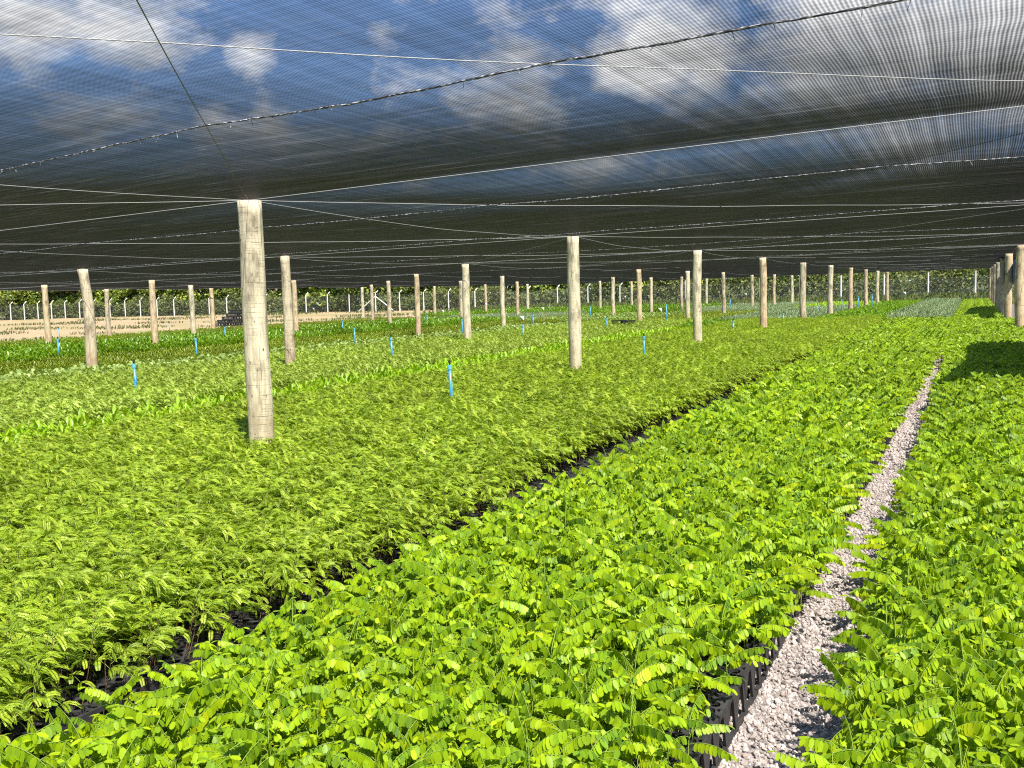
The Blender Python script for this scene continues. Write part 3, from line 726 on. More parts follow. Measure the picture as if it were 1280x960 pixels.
for k in range(16):
    y = 0.9+0.606*k
    place_tray(-0.905, y, 'black seedling tray edging the gravel path on its left side', 'trays along the left side of the path', (5, 4) if k < 7 else ())
    place_tray(-0.10, y, 'black seedling tray at the path edge of the right-hand bright bed', 'trays along the right side of the path')
    place_tray(-2.06, y, 'black seedling tray at the left edge of the bright bed', 'trays along the left edge of the bright bed', (0,) if k < 5 else ())
for k in range(20):
    y = 1.2+0.606*k
    place_tray(-2.83, y, 'black perforated tray with bare holes along the feathery bed edge', 'trays along the edge of the feathery bed', (3, 5) if k < 6 else ())
# all further trays under the leaves
def tray_sheet(name, rects, label):
    b = MB()
    for x0, x1, y0, y1 in rects:
        nx_, ny_ = max(1, round((x1-x0)/0.8)), max(1, round((y1-y0)/2.4)); w, l = (x1-x0)/nx_, (y1-y0)/ny_
        for i in range(nx_):
            for j in range(ny_):
                xa, xb, ya, yb = x0+i*w+.003, x0+(i+1)*w-.003, y0+j*l+.003, y0+(j+1)*l-.003
                P = [(xa,ya),(xb,ya),(xb,yb),(xa,yb)]
                b.hexa([(x, y, float(gz(x, y))+0.02) for x, y in P]+[(x, y, float(gz(x, y))+TRAY_Z-0.004) for x, y in P])
    o = b.build(name, M['black']); tag(o, label, 'trays', kind='stuff')
tray_sheet('covered_trays', [(-1.85,-1.11,0.6,10.5),(0.11,0.98,0.6,10.5),(-7.3,-3.04,0.9,13.1),(-2.26,-0.70,10.6,29.6),(-0.3,0.98,10.6,29.8),(-7.3,-2.63,13.35,29.5),
    (-8.2,-7.33,1.5,29.6),(-13,-8.25,2.5,29.5),(-15.8,-13.1,3.5,29.5),(-19.5,-16.2,5,33),(-26.4,-20.1,7,36),(-33.1,-27.1,10,40),(-2.7,-0.7,30.6,59),(-0.6,0.8,30.8,59),
    (-5.05,-2.95,30.4,59),(-9.0,-5.4,30.8,59),(-15,-9.0,30.5,59),(-24.6,-15.2,44.5,59),(-19,-15.1,34,43),(-26.6,-19.8,37.2,43.6),(-33,-25,44.5,58),(1.45,2.8,3,29.5)],
    'black seedling trays hidden under the leaves of all the beds')

# ------------------------------------------------------------------ gravel stones
def stone(seed):
    import bmesh
    rs = np.random.default_rng(seed); bm = bmesh.new(); bmesh.ops.create_icosphere(bm, subdivisions=1, radius=1)
    s = rs.uniform(0.6, 1.2, 3)
    for v in bm.verts: v.co = Vector((v.co.x*s[0], v.co.y*s[1], v.co.z*s[2]*0.75))*rs.uniform(0.78, 1.15)
    me = bpy.data.meshes.new('stone'); bm.to_mesh(me); bm.free(); me.materials.append(M['gravel']); return me
stones = [stone(i) for i in range(6)]
rs = np.random.default_rng(77); P_ = []; S_ = []
for y0, y1, dens_, sz in ((1.5, 7, 6000, 0.0080), (7, 16, 2000, 0.012), (16, 30, 600, 0.018)):
    n = int((y1-y0)*0.66*dens_)
    X = rs.uniform(-0.90, -0.20, n); Yv = rs.uniform(y0, y1, n); s = sz*rs.lognormal(0, 0.32, n)
    P_ += [(x, y, float(z)+0.004+ss*rs.uniform(0.1, 0.8)) for x, y, z, ss in zip(X, Yv, gz(X, Yv), s)]; S_ += [(a, a, a) for a in s]
instancer('gravel', P_, rs.uniform(0, 6.28, (len(P_), 3)), S_, rs.integers(0, 6, len(P_)), stones, 'loose pale crushed stone covering the narrow path', 'gravel')

# ------------------------------------------------------------------ wooden posts
def net_z(x, y):
    """height of the cloth: carried by the cross wires and bracing wires, slack between"""
    x = np.asarray(x, float); y = np.asarray(y, float)
    u = ((y-YN0)/YS) % 1.0
    sag = 0.055*4*u*(1-u)
    v = ((x-XN0)/XS) % 1.0
    d1 = np.abs(((v-u+0.5) % 1.0)-0.5)*XS*0.7; d2 = np.abs(((v+u+0.5) % 1.0)-0.5)*XS*0.7
    d = np.minimum(d1, d2)
    sag = sag+0.02*(1-np.exp(-(d/0.45)))*np.minimum(1, 4*u*(1-u)*1.5)
    sag = sag + 0.022*np.sin(x*0.55+0.9*np.sin(y*0.5))*np.sin(x*0.23+1.0)*4*u*(1-u)
    sag = sag + 0.008*np.sin(x*1.7+y*0.6)*np.sin(y*1.9) * (4*u*(1-u))
    return gz0(x, y)+NET_H-sag
def gz0(x, y): return SA*np.asarray(x)+SB*np.asarray(y)
XN0, XS, YN0, YS = 0.88, 6.01, 4.67, 6.1025

def make_post(name, x, y, r, mat, seed, lean=0.012, bow=0.02, lumps=0.05, label='', group='wooden posts carrying the shade net', top=None):
    rs = np.random.default_rng(seed); n = 20; rings = 26
    z0 = float(gz(x, y)); h = float(net_z(x, y))-z0-0.014
    lx, ly = rs.normal(0, lean, 2); ph = rs.uniform(0, 6.28); bx, by = math.cos(ph)*bow, math.sin(ph)*bow
    K = rs.normal(0, 1, (3, 4)); V = []; Fq = []
    for i in range(rings+1):
        t = i/rings; z = -0.3+t*(h+0.3); tt = z/h
        ox = bx*math.sin(PI*tt)*1.0-lx*(1-tt)*h*0.3+0.006*math.sin(9*tt+K[0,0]); oy = by*math.sin(PI*tt)-ly*(1-tt)*h*0.3+0.006*math.sin(8*tt+K[0,1])
        rr = r*(1.04-0.09*tt)
        for k in range(n):
            a = 2*PI*k/n
            q = 1+lumps*(0.5*math.sin(2*a+K[1,0]+2.1*tt)+0.35*math.sin(3*a+K[1,1]-3.7*tt)+0.5*math.sin(5*tt*2+K[1,2]+a)*0.6+0.3*math.sin(17*tt+K[2,0]+2*a))+rs.normal(0, 0.006)
            zz = z + (0.004*math.sin(a+K[2,1]) if i == rings else 0)
            V.append((ox+rr*q*math.cos(a), oy+rr*q*math.sin(a), zz))
    for i in range(rings):
        for k in range(n):
            k2 = (k+1) % n; Fq.append((i*n+k, i*n+k2, (i+1)*n+k2, (i+1)*n+k))
    Fq.append(tuple(rings*n+k for k in range(n)))
    me = bpy.data.meshes.new(name); me.from_pydata(V, [], Fq); me.materials.append(mat)
    sm = np.ones(len(me.polygons), dtype=bool); sm[-1] = False; me.polygons.foreach_set('use_smooth', sm); me.update()
    return tag(link(name, me, None, (x, y, z0)), label, 'post', group)

ORD = ['nearest', 'second', 'third', 'fourth', 'fifth', 'sixth', 'seventh', 'eighth', 'ninth', 'tenth', 'eleventh']
post_rows = [
 ('of the row rising from the feathery carpet beside the bright bed', [(-5.134, 4.668+6.1025*k) for k in range(10)]),
 ('of the row standing along the right-hand bed', [(0.881 if k else 0.95, 22.846+6.1025*k) for k in range(7)]),
 ('of the first row left behind the lime-green strip', [(-10.58,10.37),(-11.23,17.18),(-10.65,27.84),(-10.23,32.33),(-10.38,38.22),(-11.51,48.72),(-10.99,52.42),(-10.94,57.81)]),
 ('of the row along the round-leaved strip', [(-15.96,10.01),(-15.87,21.34),(-15.89,26.89),(-15.97,38.12),(-16.03,43.82),(-15.42,47.47),(-17.43,59.6)]),
 ('of the row along the broad-leaved bed', [(-21.05,15.30),(-22.34,22.30),(-21.93,27.46),(-23.02,34.73),(-22.19,39.18),(-21.63,49.40),(-23.39,59.52)]),
 ('of the row before the last olive strip', [(-25.91,14.93),(-27.04,21.39),(-29.30,35.19),(-28.89,46.62),(-27.72,50.46)]),
 ('of the outermost row beside the sand', [(-31.53,20.76),(-31.58,26.14),(-33.4,39.2),(-31.91,44.92)])]
looks = {0: 'pale', 1: 'pale', 2: 'tan', 3: 'dark knotty'}
sd = 0
for ri, (rn, pl) in enumerate(post_rows):
    for k, (x, y) in enumerate(pl):
        sd += 1; rs = np.random.default_rng(900+sd)
        mi = int(rs.choice([1, 1, 2, 3])) if ri else [0, 1, 1, 2, 3, 1, 2, 2, 1, 2][k]
        r = {0: 0.098, 1: 0.112}.get(ri, 0.092)*rs.uniform(0.93, 1.06)
        kw = dict(lean=0.015, bow=0.018, lumps=0.05)
        if ri == 0 and k == 0: r = 0.101; kw = dict(lean=0.0, bow=0.008, lumps=0.035); lab = 'thick pale wooden post nearest the camera, scored with horizontal scratches'
        elif ri == 3 and k == 0: mi = 3; r = 0.105; kw = dict(lean=0.02, bow=0.05, lumps=0.12); lab = 'crooked knotty wooden post, nearest of the row along the round-leaved strip'
        else: lab = f'{looks[mi]} wooden post, {ORD[k]} {rn.replace("rising from the feathery carpet beside the bright bed", "rising from the feathery carpet")}'
        o = make_post('wooden_post', x, y, r, M['wood%d' % mi], sd, label=lab, **kw)
        if ri == 6 and k == 1:
            s = MB(); s.tube([(0.10*math.cos(a), 0.10*math.sin(a), 1.95+0.16*math.sin(a*0.5+1)) for a in np.linspace(0, 6.0, 18)], 0.018, 6); s.build('strap', M['strap'], o)

# ------------------------------------------------------------------ shade net
net = link('shade_net', None, None, (0, 0, 0))
tag(net, 'black knitted shade net stretched over wires above all the beds', 'shade net')
NX0, NX1, NY0, NY1 = -33.6, 7.2, -13.6, 60.0
seams_y = [2.47+3.62*k for k in range(-4, 16)]
edges = [NY0]+[s for s in seams_y if NY0+0.5 < s < NY1-0.5]+[NY1]
for a, b in zip(edges[:-1], edges[1:]):
    st = 0.12 if b < 12 else (0.2 if b < 30 else 0.3); st = 0.3 if b < -3 else st
    gx = np.arange(NX0, NX1+0.01, 0.15 if b < 30 else 0.3); gy = np.linspace(a, b, max(3, int((b-a)/st)))
    A, B = np.meshgrid(gx, gy); Z = net_z(A, B); ii = np.arange(A.size).reshape(A.shape)
    Qn = np.stack([ii[:-1,:-1], ii[:-1,1:], ii[1:,1:], ii[1:,:-1]], -1).reshape(-1, 4)
    link('net_strip', mesh_np('net_strip', np.stack([A, B, Z], -1).reshape(-1, 3), Qn, [M['net']]), net)
for s in edges[1:-1]:
    b = MB(); rs = np.random.default_rng(int(s*100)+5000)
    near = s < 12; xs_ = np.arange(NX0 if s > 8 else -16, NX1, 0.06 if near else 0.3)
    zz = net_z(xs_, np.full_like(xs_, s))
    r = 0.0042 if s < 12 else 0.0034
    b.tube([(x, s+rs.normal(0, 0.0015), z-0.008+rs.normal(0, 0.001)) for x, z in zip(xs_, zz)], [r*rs.uniform(0.8, 1.2) for _ in xs_], 5, False)
    if near:
        for x, z in zip(xs_[::2], zz[::2]):     # loose thread ends
            if rs.random() < 0.5:
                q = rs.normal(0, 0.012, 3); b.tube([(x, s, z-0.008), (x+q[0], s+q[1], z-0.02-abs(q[2]))], 0.0013, 3, False)
    b.build('seam', M['seam'] if s < 24 else M['black'], net)
def wire(p, q, r, step=0.3, mat='wire'):
    n = max(2, int(math.dist(p, q)/step)); b = MB(); t = np.linspace(0, 1, n+1)
    X = p[0]+(q[0]-p[0])*t; Yv = p[1]+(q[1]-p[1])*t; Z = net_z(X, Yv)-0.007
    b.tube(list(zip(X, Yv, Z)), r, 5, False); b.build('support_wire', M[mat], net)
XR = [XN0+XS*k for k in range(-5, 2)]+[NX0+0.05]; YC = [YN0+YS*k for k in range(-3, 10)]
for y in YC: wire((NX0, y), (NX1, y), 0.0024 if y < 12 else 0.0021)
for x in XR: wire((x, NY0), (x, NY1-0.05), 0.0018)
for k in range(-3, 10):
    for i in (-1, 0, 1) if k < 4 else (0,):
        x0 = XN0+XS*(i-1); y0 = YN0+YS*(k-1)
        wire((x0, y0), (x0+XS, y0+YS), 0.0020); wire((x0+XS, y0), (x0, y0+YS), 0.0020, 0.3, 'black' if k < 2 else 'wire')
b = MB(); xs_ = np.arange(NX0, NX1, 0.4); b.tube([(x, NY1, float(net_z(x, NY1))-0.01) for x in xs_], 0.012, 5, False); b.build('edge_cord', M['black'], net)
# unseen dark cloth added on the net, outlined to shadow the right-hand bed
def folded(pts, label, h=0.05):
    c = np.mean(np.array(pts), axis=0); m = 40; ring = []
    P = np.array(pts+[pts[0]], float); seg = np.linalg.norm(np.diff(P, axis=0), axis=1); cum = np.concatenate([[0], np.cumsum(seg)])
    rs = np.random.default_rng(int(c[1]*10))
    for s in np.linspace(0, cum[-1], m, endpoint=False):
        i = np.searchsorted(cum, s, 'right')-1; u = (s-cum[i])/seg[i]; p = P[i]*(1-u)+P[i+1]*u; ring.append(c+(p-c)*(1+rs.normal(0, 0.025)))
    V = []; Fq = []
    for li, (f, hh) in enumerate(((1.0, 0.008), (0.99, h), (0.6, h+0.02), (0.2, h+0.03))):
        for p in ring:
            q = c+(p-c)*f; V.append((q[0], q[1], float(gz0(*q))+NET_H+hh+0.0))
    for li in range(3):
        for k in range(m): k2 = (k+1) % m; Fq.append((li*m+k, li*m+k2, (li+1)*m+k2, (li+1)*m+k))
    Fq.append(tuple(3*m+k for k in range(m))); Fq.append(tuple(range(m-1, -1, -1)))
    me = bpy.data.meshes.new('added_shadow_cloth'); me.from_pydata(V, [], Fq); me.materials.append(M['shadow_cloth']); me.update()
    tag(link('added_shadow_cloth', me), label, 'cloth', 'added cloth shadowing the right-hand beds')
folded([(0.66,9.85),(0.95,12.6),(0.98,16.6),(2.0,16.9),(4.2,16.2),(4.6,10.4),(2.2,10.4),(1.2,10.2)], 'unseen dark cloth added on the net to cast the nearer right-hand shadow')
folded([(0.72,31.2),(0.85,38.5),(1.3,40.8),(2.6,40.0),(2.6,32.0)], 'unseen dark cloth added on the net to cast the farther right-hand shadow')

# ------------------------------------------------------------------ sprinkler risers
def riser(x, y, label, h=0.84, lean=0.0, r=0.019, fat=False):
    o = link('sprinkler_riser', None, None, (x, y, float(gz(x, y)))); o.rotation_euler = (0.0, lean, 0)
    tag(o, label, 'sprinkler', 'blue sprinkler risers between the beds')
    p = MB(); p.tube([(0,0,0), (0.004,0.002,h*0.5), (0,0,h-0.10)], r, 10); p.build('pipe', M['blue'], o, smooth_shade=True)
    c = MB(); c.tube([(0,0,h-0.115), (0,0,h-0.112), (0,0,h-0.062), (0,0,h-0.06)], [r*1.02, r*1.32, r*1.32, r*1.02], 12); c.build('collar', M['blue_pale'], o)
    s = MB(); s.tube([(0,0,h-0.06), (0,0,h-0.035), (0,0,h-0.033), (0,0,h-0.02), (0,0,h-0.018), (0,0,h)], [0.009, 0.010, 0.016, 0.016, 0.011, 0.008], 10); s.build('sprinkler_head', M['black'], o)
    return o
risers = [(-5.11,7.46,'blue sprinkler riser in the feathery carpet right of the scratched nearest post',.86,-.02),
 (-9.74,6.75,'blue sprinkler riser at far left in the wispy bed',.86,-.02), (-5.25,13.94,'short blue sprinkler riser between second and third posts of the nearest row',.80,0),
 (-10.11,12.70,'blue sprinkler riser in the wispy bed, right of the post behind the lime strip',.85,-.02), (-20.37,12.0,'blue sprinkler riser before the broad-leaved bed at far left',.86,-.03),
 (-15.54,12.38,'leaning blue sprinkler riser between the round-leaved strip and olive bed',.86,-.05), (-21.57,18.33,'blue sprinkler riser in front of the stacked black crates',.86,-.02),
 (-14.77,16.96,'blue sprinkler riser in the round-leaved strip beyond the scratched post',.86,-.02), (-20.88,23.29,'blue sprinkler riser before the glossy bed right of the crates',.83,0),
 (-21.38,29.45,'blue sprinkler riser among far glossy leaves near a white tag',.85,0), (-14.41,21.76,'blue sprinkler riser hugging a tan post of the round-leaved strip',.9,0),
 (-10.68,19.13,'blue sprinkler riser below a white tag in the wispy bed',.8,0), (-14.49,26.75,'slim blue sprinkler riser between two white tags',.85,0),
 (-10.0,23.32,'blue sprinkler riser beside the black crate on the seedlings',.82,0), (-9.83,28.47,'tall blue sprinkler riser with a bulky joint in the middle beds',1.12,0),
 (-5.82,22.44,'blue sprinkler riser between fourth and fifth posts of the nearest row',.72,0), (-16.45,36.33,'blue sprinkler riser left of a reddish far post',.95,0),
 (-5.74,28.80,'blue sprinkler riser near the end of the feathery carpet',.72,0), (-5.97,37.25,'blue sprinkler riser in the far grey-green strip',.82,0),
 (-5.40,40.36,'blue sprinkler riser behind the far grey-green strip, left one',.98,0), (-4.94,42.66,'blue sprinkler riser among far leaves beside the nearest row',1.05,0),
 (-4.60,45.29,'farthest blue sprinkler riser along the nearest row',1.1,0), (-36.2,21.4,'blue sprinkler riser on the sand at far left',.75,-.03), (-34.6,26.0,'blue sprinkler riser at the sand edge behind the last olive strip',.75,-.03),
 (1.02,21.2,'blue sprinkler riser leaning on the nearest right-hand post',1.0,0), (0.98,45.2,'far blue sprinkler riser among the right-hand posts',1.3,0),
 (-13.0,49.5,'blue sprinkler riser in the far middle grey-green patch',1.0,0), (-19.4,46.5,'blue sprinkler riser in the far glossy block',1.0,0), (-24.3,47.2,'blue sprinkler riser far left of the glossy block',1.0,0)]
for x, y, lab, h, ln in risers: riser(x, y, lab, h, ln)

# ------------------------------------------------------------------ white tags on sticks
def marker(x, y, label, h, ang, sz=0.15):
    o = link('plant_marker', None, None, (x, y, float(gz(x, y)))); tag(o, label, 'marker', 'white tags on sticks among the beds')
    s = MB(); s.tube([(0,0,0), (0.008,0,h*0.5), (0.0,0,h)], [0.008, 0.007, 0.006], 6); s.build('stick', M['stick'], o)
    b = MB(); t = 0.003; P = [(-sz*0.75, 0, 0.02), (sz*0.12, 0, sz*0.10), (sz*0.12, 0, -sz*0.75), (-sz*0.30, 0, -sz*0.30)]
    b.hexa([(p[0], p[1]-t+0.3*p[0]*p[2], p[2]) for p in P]+[(p[0], p[1]+t+0.3*p[0]*p[2], p[2]) for p in P])
    b.build('tag', M['tagw'], o, (0, -0.01, h-0.03), ang)
for x, y, lab, h, a in [(-12.03,21.61,'white tag on a stick above a blue riser left of the second near post',.92,.35),(-17.68,33.74,'white tag on a stick in pale leaves, behind the near tags',.95,.3),
  (-9.31,26.46,'white tag on a tall bamboo stick beside the tall jointed riser',.98,.4),(-22.86,57.0,'small far white tag beside a far post of the broad-leaved row',1.25,.5),(-12.36,50.83,'small far white tag over the grey-green patch',1.25,.2),
  (-20.96,30.17,'white tag on a bamboo stick at the broad-leaved block',1.0,.2),(-27.43,44.41,'white tag right of the tan posts in the middle distance',1.1,.4),(-2.95,43.9,'bluish white tag at the far end of the grey-green bed',1.15,.2),
  (-45.5,47.5,'white tag on a stick on the sand, by the fence',1.3,.2)]: marker(x, y, lab, h, a)

# ------------------------------------------------------------------ crates
def crate_meshes():
    b = MB(); W_, L_, H_ = 0.40, 0.60, 0.17; t = 0.012
    b.box((0, 0, t/2), (W_, L_, t))
    for sx in (1, -1):
        for z0, z1 in ((t, 0.05), (0.125, H_)): b.box((sx*(W_/2-t/2), 0, (z0+z1)/2), (t, L_, z1-z0))
        for k in range(5): b.box((sx*(W_/2-t/2), -L_/2+0.03+k*(L_-0.06)/4, 0.0875), (t, 0.05, 0.075))
    for sy in (1, -1):
        for z0, z1 in ((t, 0.05), (0.125, H_)): b.box((0, sy*(L_/2-t/2), (z0+z1)/2), (W_-2*t-.002, t, z1-z0))
        for k in range(3): b.box((-W_/2+0.05+k*(W_-0.1)/2, sy*(L_/2-t/2), 0.0875), (0.05, t, 0.075))
    r = MB(); r.box((W_/2+0.006, 0, H_-0.012), (0.012, L_+0.024, 0.022)); r.box((-W_/2-0.006, 0, H_-0.012), (0.012, L_+0.024, 0.022))
    r.box((0, L_/2+0.006, H_-0.012), (W_, 0.012, 0.022)); r.box((0, -L_/2-0.006, H_-0.012), (W_, 0.012, 0.022))
    return b.mesh('black_crate', M['black']), r.mesh('rim', M['black'])
C_BODY, C_RIM = crate_meshes()
def crate(x, y, z, rz, label, group):
    o = link('black_crate', C_BODY, None, (x, y, z), rz); tag(o, label, 'crate', group); link('rim', C_RIM, o)
# stepped stack before the sand: one step less on each layer
sxy = Vector((-35.6, 29.9)); dirx = Vector((0.80, 0.60))
lev_names = ['bottom', 'second', 'third', 'fourth', 'top']
counts = [7, 6, 5, 4]
pos_names = ['leftmost', 'second from left', 'third from left', 'fourth from left', 'fifth from left', 'sixth from left', 'rightmost']
for l in range(5):
    n = [4, 3, 3, 2, 2][l]
    for k in range(n):
        q = sxy+dirx*(0.66*(k+0.35*l)); zz = float(gz(q.x, q.y))+0.36+0.172*l
        crate(q.x, q.y, zz, math.atan2(dirx.y, dirx.x)+PI/2+random.uniform(-.05, .05), f'black crate, {pos_names[k] if k < n-1 else "rightmost"} of the {lev_names[l]} layer of the stepped pile', 'stepped pile of black crates')
bb = MB()
for k in range(3):
    q = sxy+dirx*(0.66*(0.1+k*1.35)); bb.box((q.x, q.y, float(gz(q.x, q.y))+0.17), (1.2, 0.12, 0.36), math.atan2(dirx.y, dirx.x)+PI/2)
tag(bb.build('crate_pallet', M['stick']), 'low wooden bearers carrying the stepped pile of black crates', 'pallet')
for i, (dx, dy, z, rz, lab) in enumerate([(0,0,0,0.5,'black crate resting on the seedlings beside the far nearest-row post'),(-0.42,0.25,0.0,0.62,'black crate on the seedlings, left and behind its twin')]):
    x, y = -10.04+dx, 25.2+dy; crate(x, y, float(gz(x, y))+0.44+z, rz, lab, 'black crates lying on the beds')
for l in range(6):
    crate(1.20+random.uniform(-.02, .02), 24.3+random.uniform(-.02, .02), float(gz(1.5, 24.4))+0.174*l, 0.05*random.uniform(-1, 1), f'black crate, {["lowest","second lowest","third lowest","third highest","second highest","highest"][l]} of the stack behind the nearest right-hand post', 'crate stack at the right-hand posts')

# blue tarpaulin hung beyond the right post row
nx_, nz_ = 40, 8; V = []
for j in range(2):
    for i in range(nx_+1):
        for k in range(nz_+1):
            u = i/nx_; w = k/nz_; y = 27.6+11.5*u; zt = float(gz0(1.05, y))+NET_H-0.22; drop = 0.62+0.25*u+0.05*math.sin(9*u)
            V.append((1.05+0.03*math.sin(u*34+w)*w+0.006*j+0.05*w*math.sin(7*u), y, zt-drop*w))
Fq = []; st = (nx_+1)*(nz_+1)
for i in range(nx_):
    for k in range(nz_):
        a = i*(nz_+1)+k; c = a+nz_+1; Fq.append((a, c, c+1, a+1)); Fq.append((a+st+1, c+st+1, c+st, a+st))
me = bpy.data.meshes.new('blue_tarpaulin'); me.from_pydata(V, [], Fq); me.materials.append(M['tarp']); me.polygons.foreach_set('use_smooth', np.ones(len(me.polygons), dtype=bool)); me.update()
tag(link('blue_tarpaulin', me), 'blue tarpaulin hung under the net beyond the right row of posts', 'tarpaulin')

# ------------------------------------------------------------------ boundary fence
FP = [(-112.9,56.4),(-109.51,58.46),(-107.96,59.36),(-106.42,60.26),(-104.87,61.15),(-103.33,62.05),(-100.72,62.4),(-99.1,63.33),(-97.3,64.37),(-94.67,64.73),(-92.07,65.07),(-89.33,65.49),(-86.63,65.9),(-84.73,67.0),(-81.99,67.42),(-79.3,67.82),(-76.47,68.29),(-73.69,68.75),(-71.61,69.95),(-68.73,70.46),(-66.51,71.73),(-62.93,71.48),(-59.63,72.23),(-56.62,72.81),(-53.66,73.37),(-50.67,73.94),(-47.59,74.57),(-45.07,76.03),(-42.49,77.53),(-39.74,79.12),(-36.85,80.8),(-33.03,80.68),(-30.05,82.4),(-26.61,83.23),(-22.88,84.23),(-19.3,85.14),(-15.52,86.16),(-11.75,87.18),(-7.87,88.27),(-4.06,90.48),(0.03,92.84),(4.25,95.29),(8.5,97.5),(12.8,99.8)]
fence = link('chain_link_fence', None, None, (0, 0, 0)); tag(fence, 'grey chain-link fence on white concrete posts with cranked tops, behind all beds', 'fence')
V = []; UV = []; run = 0.0
for i, (x, y) in enumerate(FP):
    if i: run += math.dist(FP[i], FP[i-1])
    z = float(gz(x, y)); V += [(x, y, z+0.02), (x, y, z+1.95)]; UV += [(run, 0), (run, 1.95)]
Fq = [(2*i, 2*i+2, 2*i+3, 2*i+1) for i in range(len(FP)-1)]
me = bpy.data.meshes.new('wire_mesh'); me.from_pydata(V, [], Fq); me.materials.append(M['chain'])
uvl = me.uv_layers.new(name='UVMap')
for lp in me.loops: uvl.data[lp.index].uv = UV[lp.vertex_index]
me.update(); link('wire_mesh', me, fence)
for i, (x, y) in enumerate(FP):
    z = float(gz(x, y)); b = MB(); right = x > -32
    hh = 2.05 if not right else 2.45; rr = 0.062 if x < -30 else 0.085
    v = Vector((FP[min(i+1, len(FP)-1)][0]-FP[max(i-1, 0)][0], FP[min(i+1, len(FP)-1)][1]-FP[max(i-1, 0)][1])).normalized(); nrm = Vector((v.x*0.8-v.y*0.6, v.y*0.8+v.x*0.6))
    if i == 27: hh = 2.6; rr = 0.16
    pts = [(0,0,-0.2), (0,0,hh*0.5), (0,0,hh)]
    if not right and i != 27 and i != 21: pts += [(nrm.x*0.13, nrm.y*0.13, hh+0.16), (nrm.x*0.32, nrm.y*0.32, hh+0.36)]
    b.tube(pts, [rr*1.1, rr]+[rr*0.92]*(len(pts)-2), 6); b.build('concrete_post', M['concrete'], fence, (x, y, z))
x, y = FP[22]; z = float(gz(x, y))
for sg in (1, -1):
    b = MB(); v = (Vector(FP[22+sg])-Vector(FP[22])).normalized()*2.2; b.tube([(0,0,1.75), (v.x, v.y, 0.1)], 0.06, 6); b.build('brace', M['concrete'], fence, (x, y, z))

# ------------------------------------------------------------------ trees and scrub beyond the fence
def tree_meshes(seed, h, r, leaf, n):
    rs = np.random.default_rng(seed); t = MB()
    t.tube([(0,0,-0.3), (rs.normal(0,.1), rs.normal(0,.1), h*0.3), (rs.normal(0,.2), rs.normal(0,.2), h*0.55)], [0.20, 0.15, 0.08], 8)
    cl = []
    for k in range(13):
        a = rs.uniform(0, 6.28); q = r*math.sqrt(rs.uniform(0.02, 1))*0.75; z = h*(0.10+0.83*rs.random()); q *= 1.0-0.5*max(0, (z/h-0.6)/0.4)
        c = np.array([math.cos(a)*q, math.sin(a)*q, z]); cl.append((c, rs.uniform(0.22, 0.42)*r))
        t.tube([(0, 0, max(0.4, z*0.5)), tuple(c*np.array([.5,.5,.8])), tuple(c)], [0.07, 0.045, 0.015], 5, False)
    V = []; Qd = []
    for i in range(n):
        c, cr = cl[rs.integers(len(cl))]; d = unit(rs.normal(0, 1, 3)); p = c+d*cr*rs.uniform(0.35, 1.15)**0.6*np.array([1.15,1.15,0.8])
        if p[2] < 0.5: p[2] = 0.5+rs.random()
        nn = unit(d*0.6+rs.normal(0, .6, 3)+np.array([0,0,.4])); s = unit(np.cross(nn, rs.normal(0, 1, 3))); e = np.cross(nn, s); L_ = leaf*rs.uniform(0.6, 1.3)
        k = len(V); V += [p-s*L_*0.5, p+e*L_*0.3, p+s*L_*0.5-nn*L_*0.15, p-e*L_*0.3]; Qd.append((k, k+1, k+2, k+3))
    return t.mesh('trunk', M['bark'], True), mesh_np('crown', V, Qd, [M['tree']], None, False)
kinds = [tree_meshes(500+i, h, r, lf, 3600) for i, (h, r, lf) in enumerate([(8.5,4.0,0.42),(7.0,3.6,0.36),(10.5,4.2,0.5),(6.0,3.4,0.32),(8.0,3.2,0.6)])]
rs = np.random.default_rng(12); F0 = np.array(FP)
for i in range(76):
    t = (i+rs.uniform(-.25, .25)/1.0)/75*(len(FP)-1); t = min(max(t, 0), len(FP)-1.001); j = int(t); p = F0[j]*(1-(t-j))+F0[j+1]*(t-j)
    out_ = unit(p-np.array([0, 10.0])); p = p+out_*(rs.uniform(4.5, 8) if i % 2 else rs.uniform(8, 16))
    tk, ck = kinds[rs.integers(5)]
    o = link('leafy_tree', tk, None, (p[0], p[1], float(gz(*p))), rs.uniform(0, 6.28)); s = rs.uniform(0.8, 1.25); o.scale = (s, s, s)
    link('crown', ck, o); tag(o, 'dense green tree in the wood growing beyond the chain-link fence', 'tree', 'trees beyond the fence')
V = []; Qd = []
for i in range(60000):
    t = rs.uniform(0, len(FP)-1.001); j = int(t); p = F0[j]*(1-(t-j))+F0[j+1]*(t-j); out_ = unit(p-np.array([0, 10.0])); dd = rs.uniform(0.8, 6.0); p = p+out_*dd
    hmax = (1.5+1.6*abs(math.sin(t*1.7)*math.sin(t*0.63+1))+0.6*dd/5)*(1.35 if p[0] > -30 else 0.85)
    c = np.array([p[0], p[1], float(gz(*p))+hmax*rs.random()**0.8]); nn = unit(rs.normal(0, 1, 3)+np.array([0, -.3, .4])); s = unit(np.cross(nn, rs.normal(0, 1, 3))); e = np.cross(nn, s); L_ = rs.uniform(0.18, 0.46)
    k = len(V); V += [c-s*L_*0.6, c+e*L_*0.25, c+s*L_*0.6, c-e*L_*0.25]; Qd.append((k, k+1, k+2, k+3))
tag(link('scrub', mesh_np('scrub', V, Qd, [M['scrub']], None, False)), 'dry greyish scrub growing along the far side of the fence', 'scrub', kind='stuff')
V = []; Qd = []
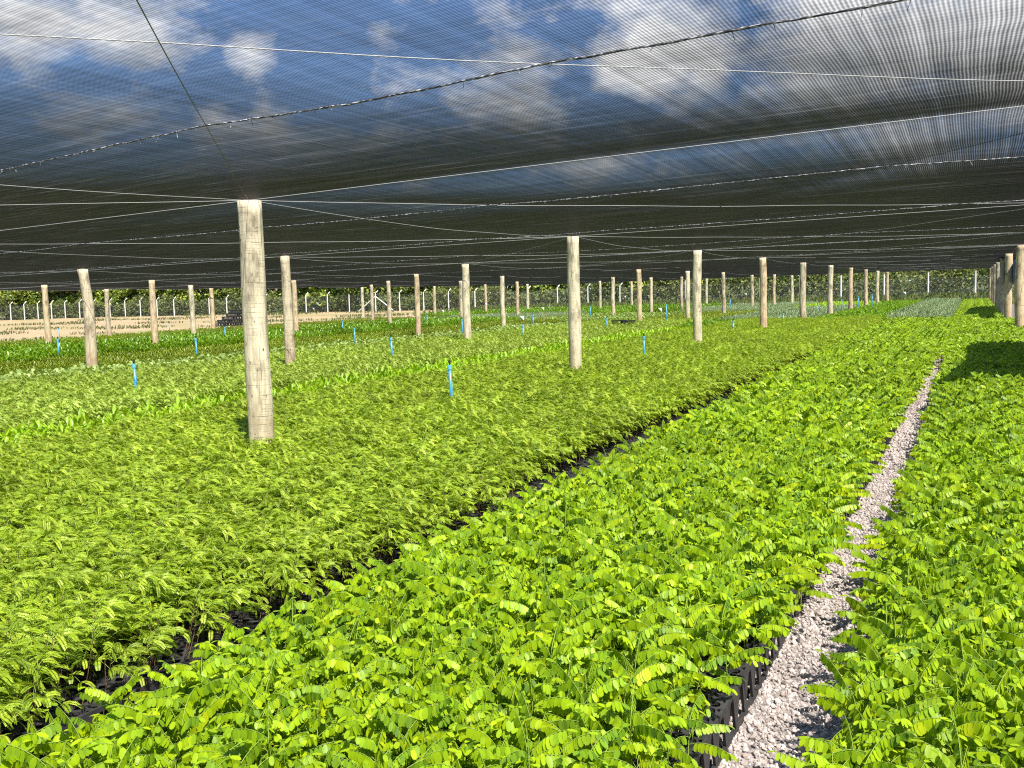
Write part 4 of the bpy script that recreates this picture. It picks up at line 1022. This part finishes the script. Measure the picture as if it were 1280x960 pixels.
for i in range(26000):    # rank grass between the last beds and the back fence
    x = rs.uniform(-46, 12); y = rs.uniform(61, 94+x*0.27)
    if y > 93.5+0.26*x or rs.random() > 0.35+0.65*abs(math.sin(x*0.5)*math.sin(y*0.4+x*0.2)): continue
    a = rs.uniform(0, 6.28); q = np.array([x, y, float(gz(x, y))]); h = rs.uniform(0.15, 0.6); w = np.array([math.cos(a), math.sin(a), 0])
    k = len(V); V += [q-w*.08, q+w*.08, q+w*.05+np.array([0.12*math.sin(a*3), 0.1*math.cos(a*5), h]), q-w*.03+np.array([0.12*math.sin(a*3), 0.02, h])]; Qd.append((k, k+1, k+2, k+3))
tag(link('rank_grass', mesh_np('rank_grass', V, Qd, [M['scrub']], None, False)), 'rank green grass between the last beds and the back fence', 'grass', kind='stuff')
V = []; Qd = []
for i in range(22000):     # tufts of dry grass on the sand
    x = rs.uniform(-95, -35); y = rs.uniform(18, 72)
    if math.sin(x*0.35+1)*math.sin(y*0.31+x*0.1)+0.6*math.sin(y*0.9-x*0.13) < 0.45-0.3*rs.random(): continue
    for b_ in range(3):
        a = rs.uniform(0, 6.28); q = np.array([x, y, float(gz(x, y))]); h = rs.uniform(0.06, 0.22); w = np.array([math.cos(a), math.sin(a), 0])
        k = len(V); V += [q-w*.03, q+w*.03, q+w*.02+np.array([0.05*math.sin(a*3), 0.05, h]), q-w*.01+np.array([0.05, 0.02, h])]; Qd.append((k, k+1, k+2, k+3))
tag(link('grass', mesh_np('grass', V, Qd, [M['scrub']], None, False)), 'sparse tufts of dry grass on the open sand', 'grass', kind='stuff')

# ------------------------------------------------------------------ render settings
vs = scene.view_settings; vs.view_transform = 'Standard'; vs.look = 'None'; vs.exposure = 1.33; vs.gamma = 1.0; vs.use_curve_mapping = False
scene.render.engine = 'CYCLES'
cy = scene.cycles; cy.max_bounces = 6; cy.diffuse_bounces = 3; cy.glossy_bounces = 2; cy.transmission_bounces = 4; cy.transparent_max_bounces = 24
cy.use_denoising = False; cy.filter_width = 1.15; cy.caustics_reflective = False; cy.caustics_refractive = False
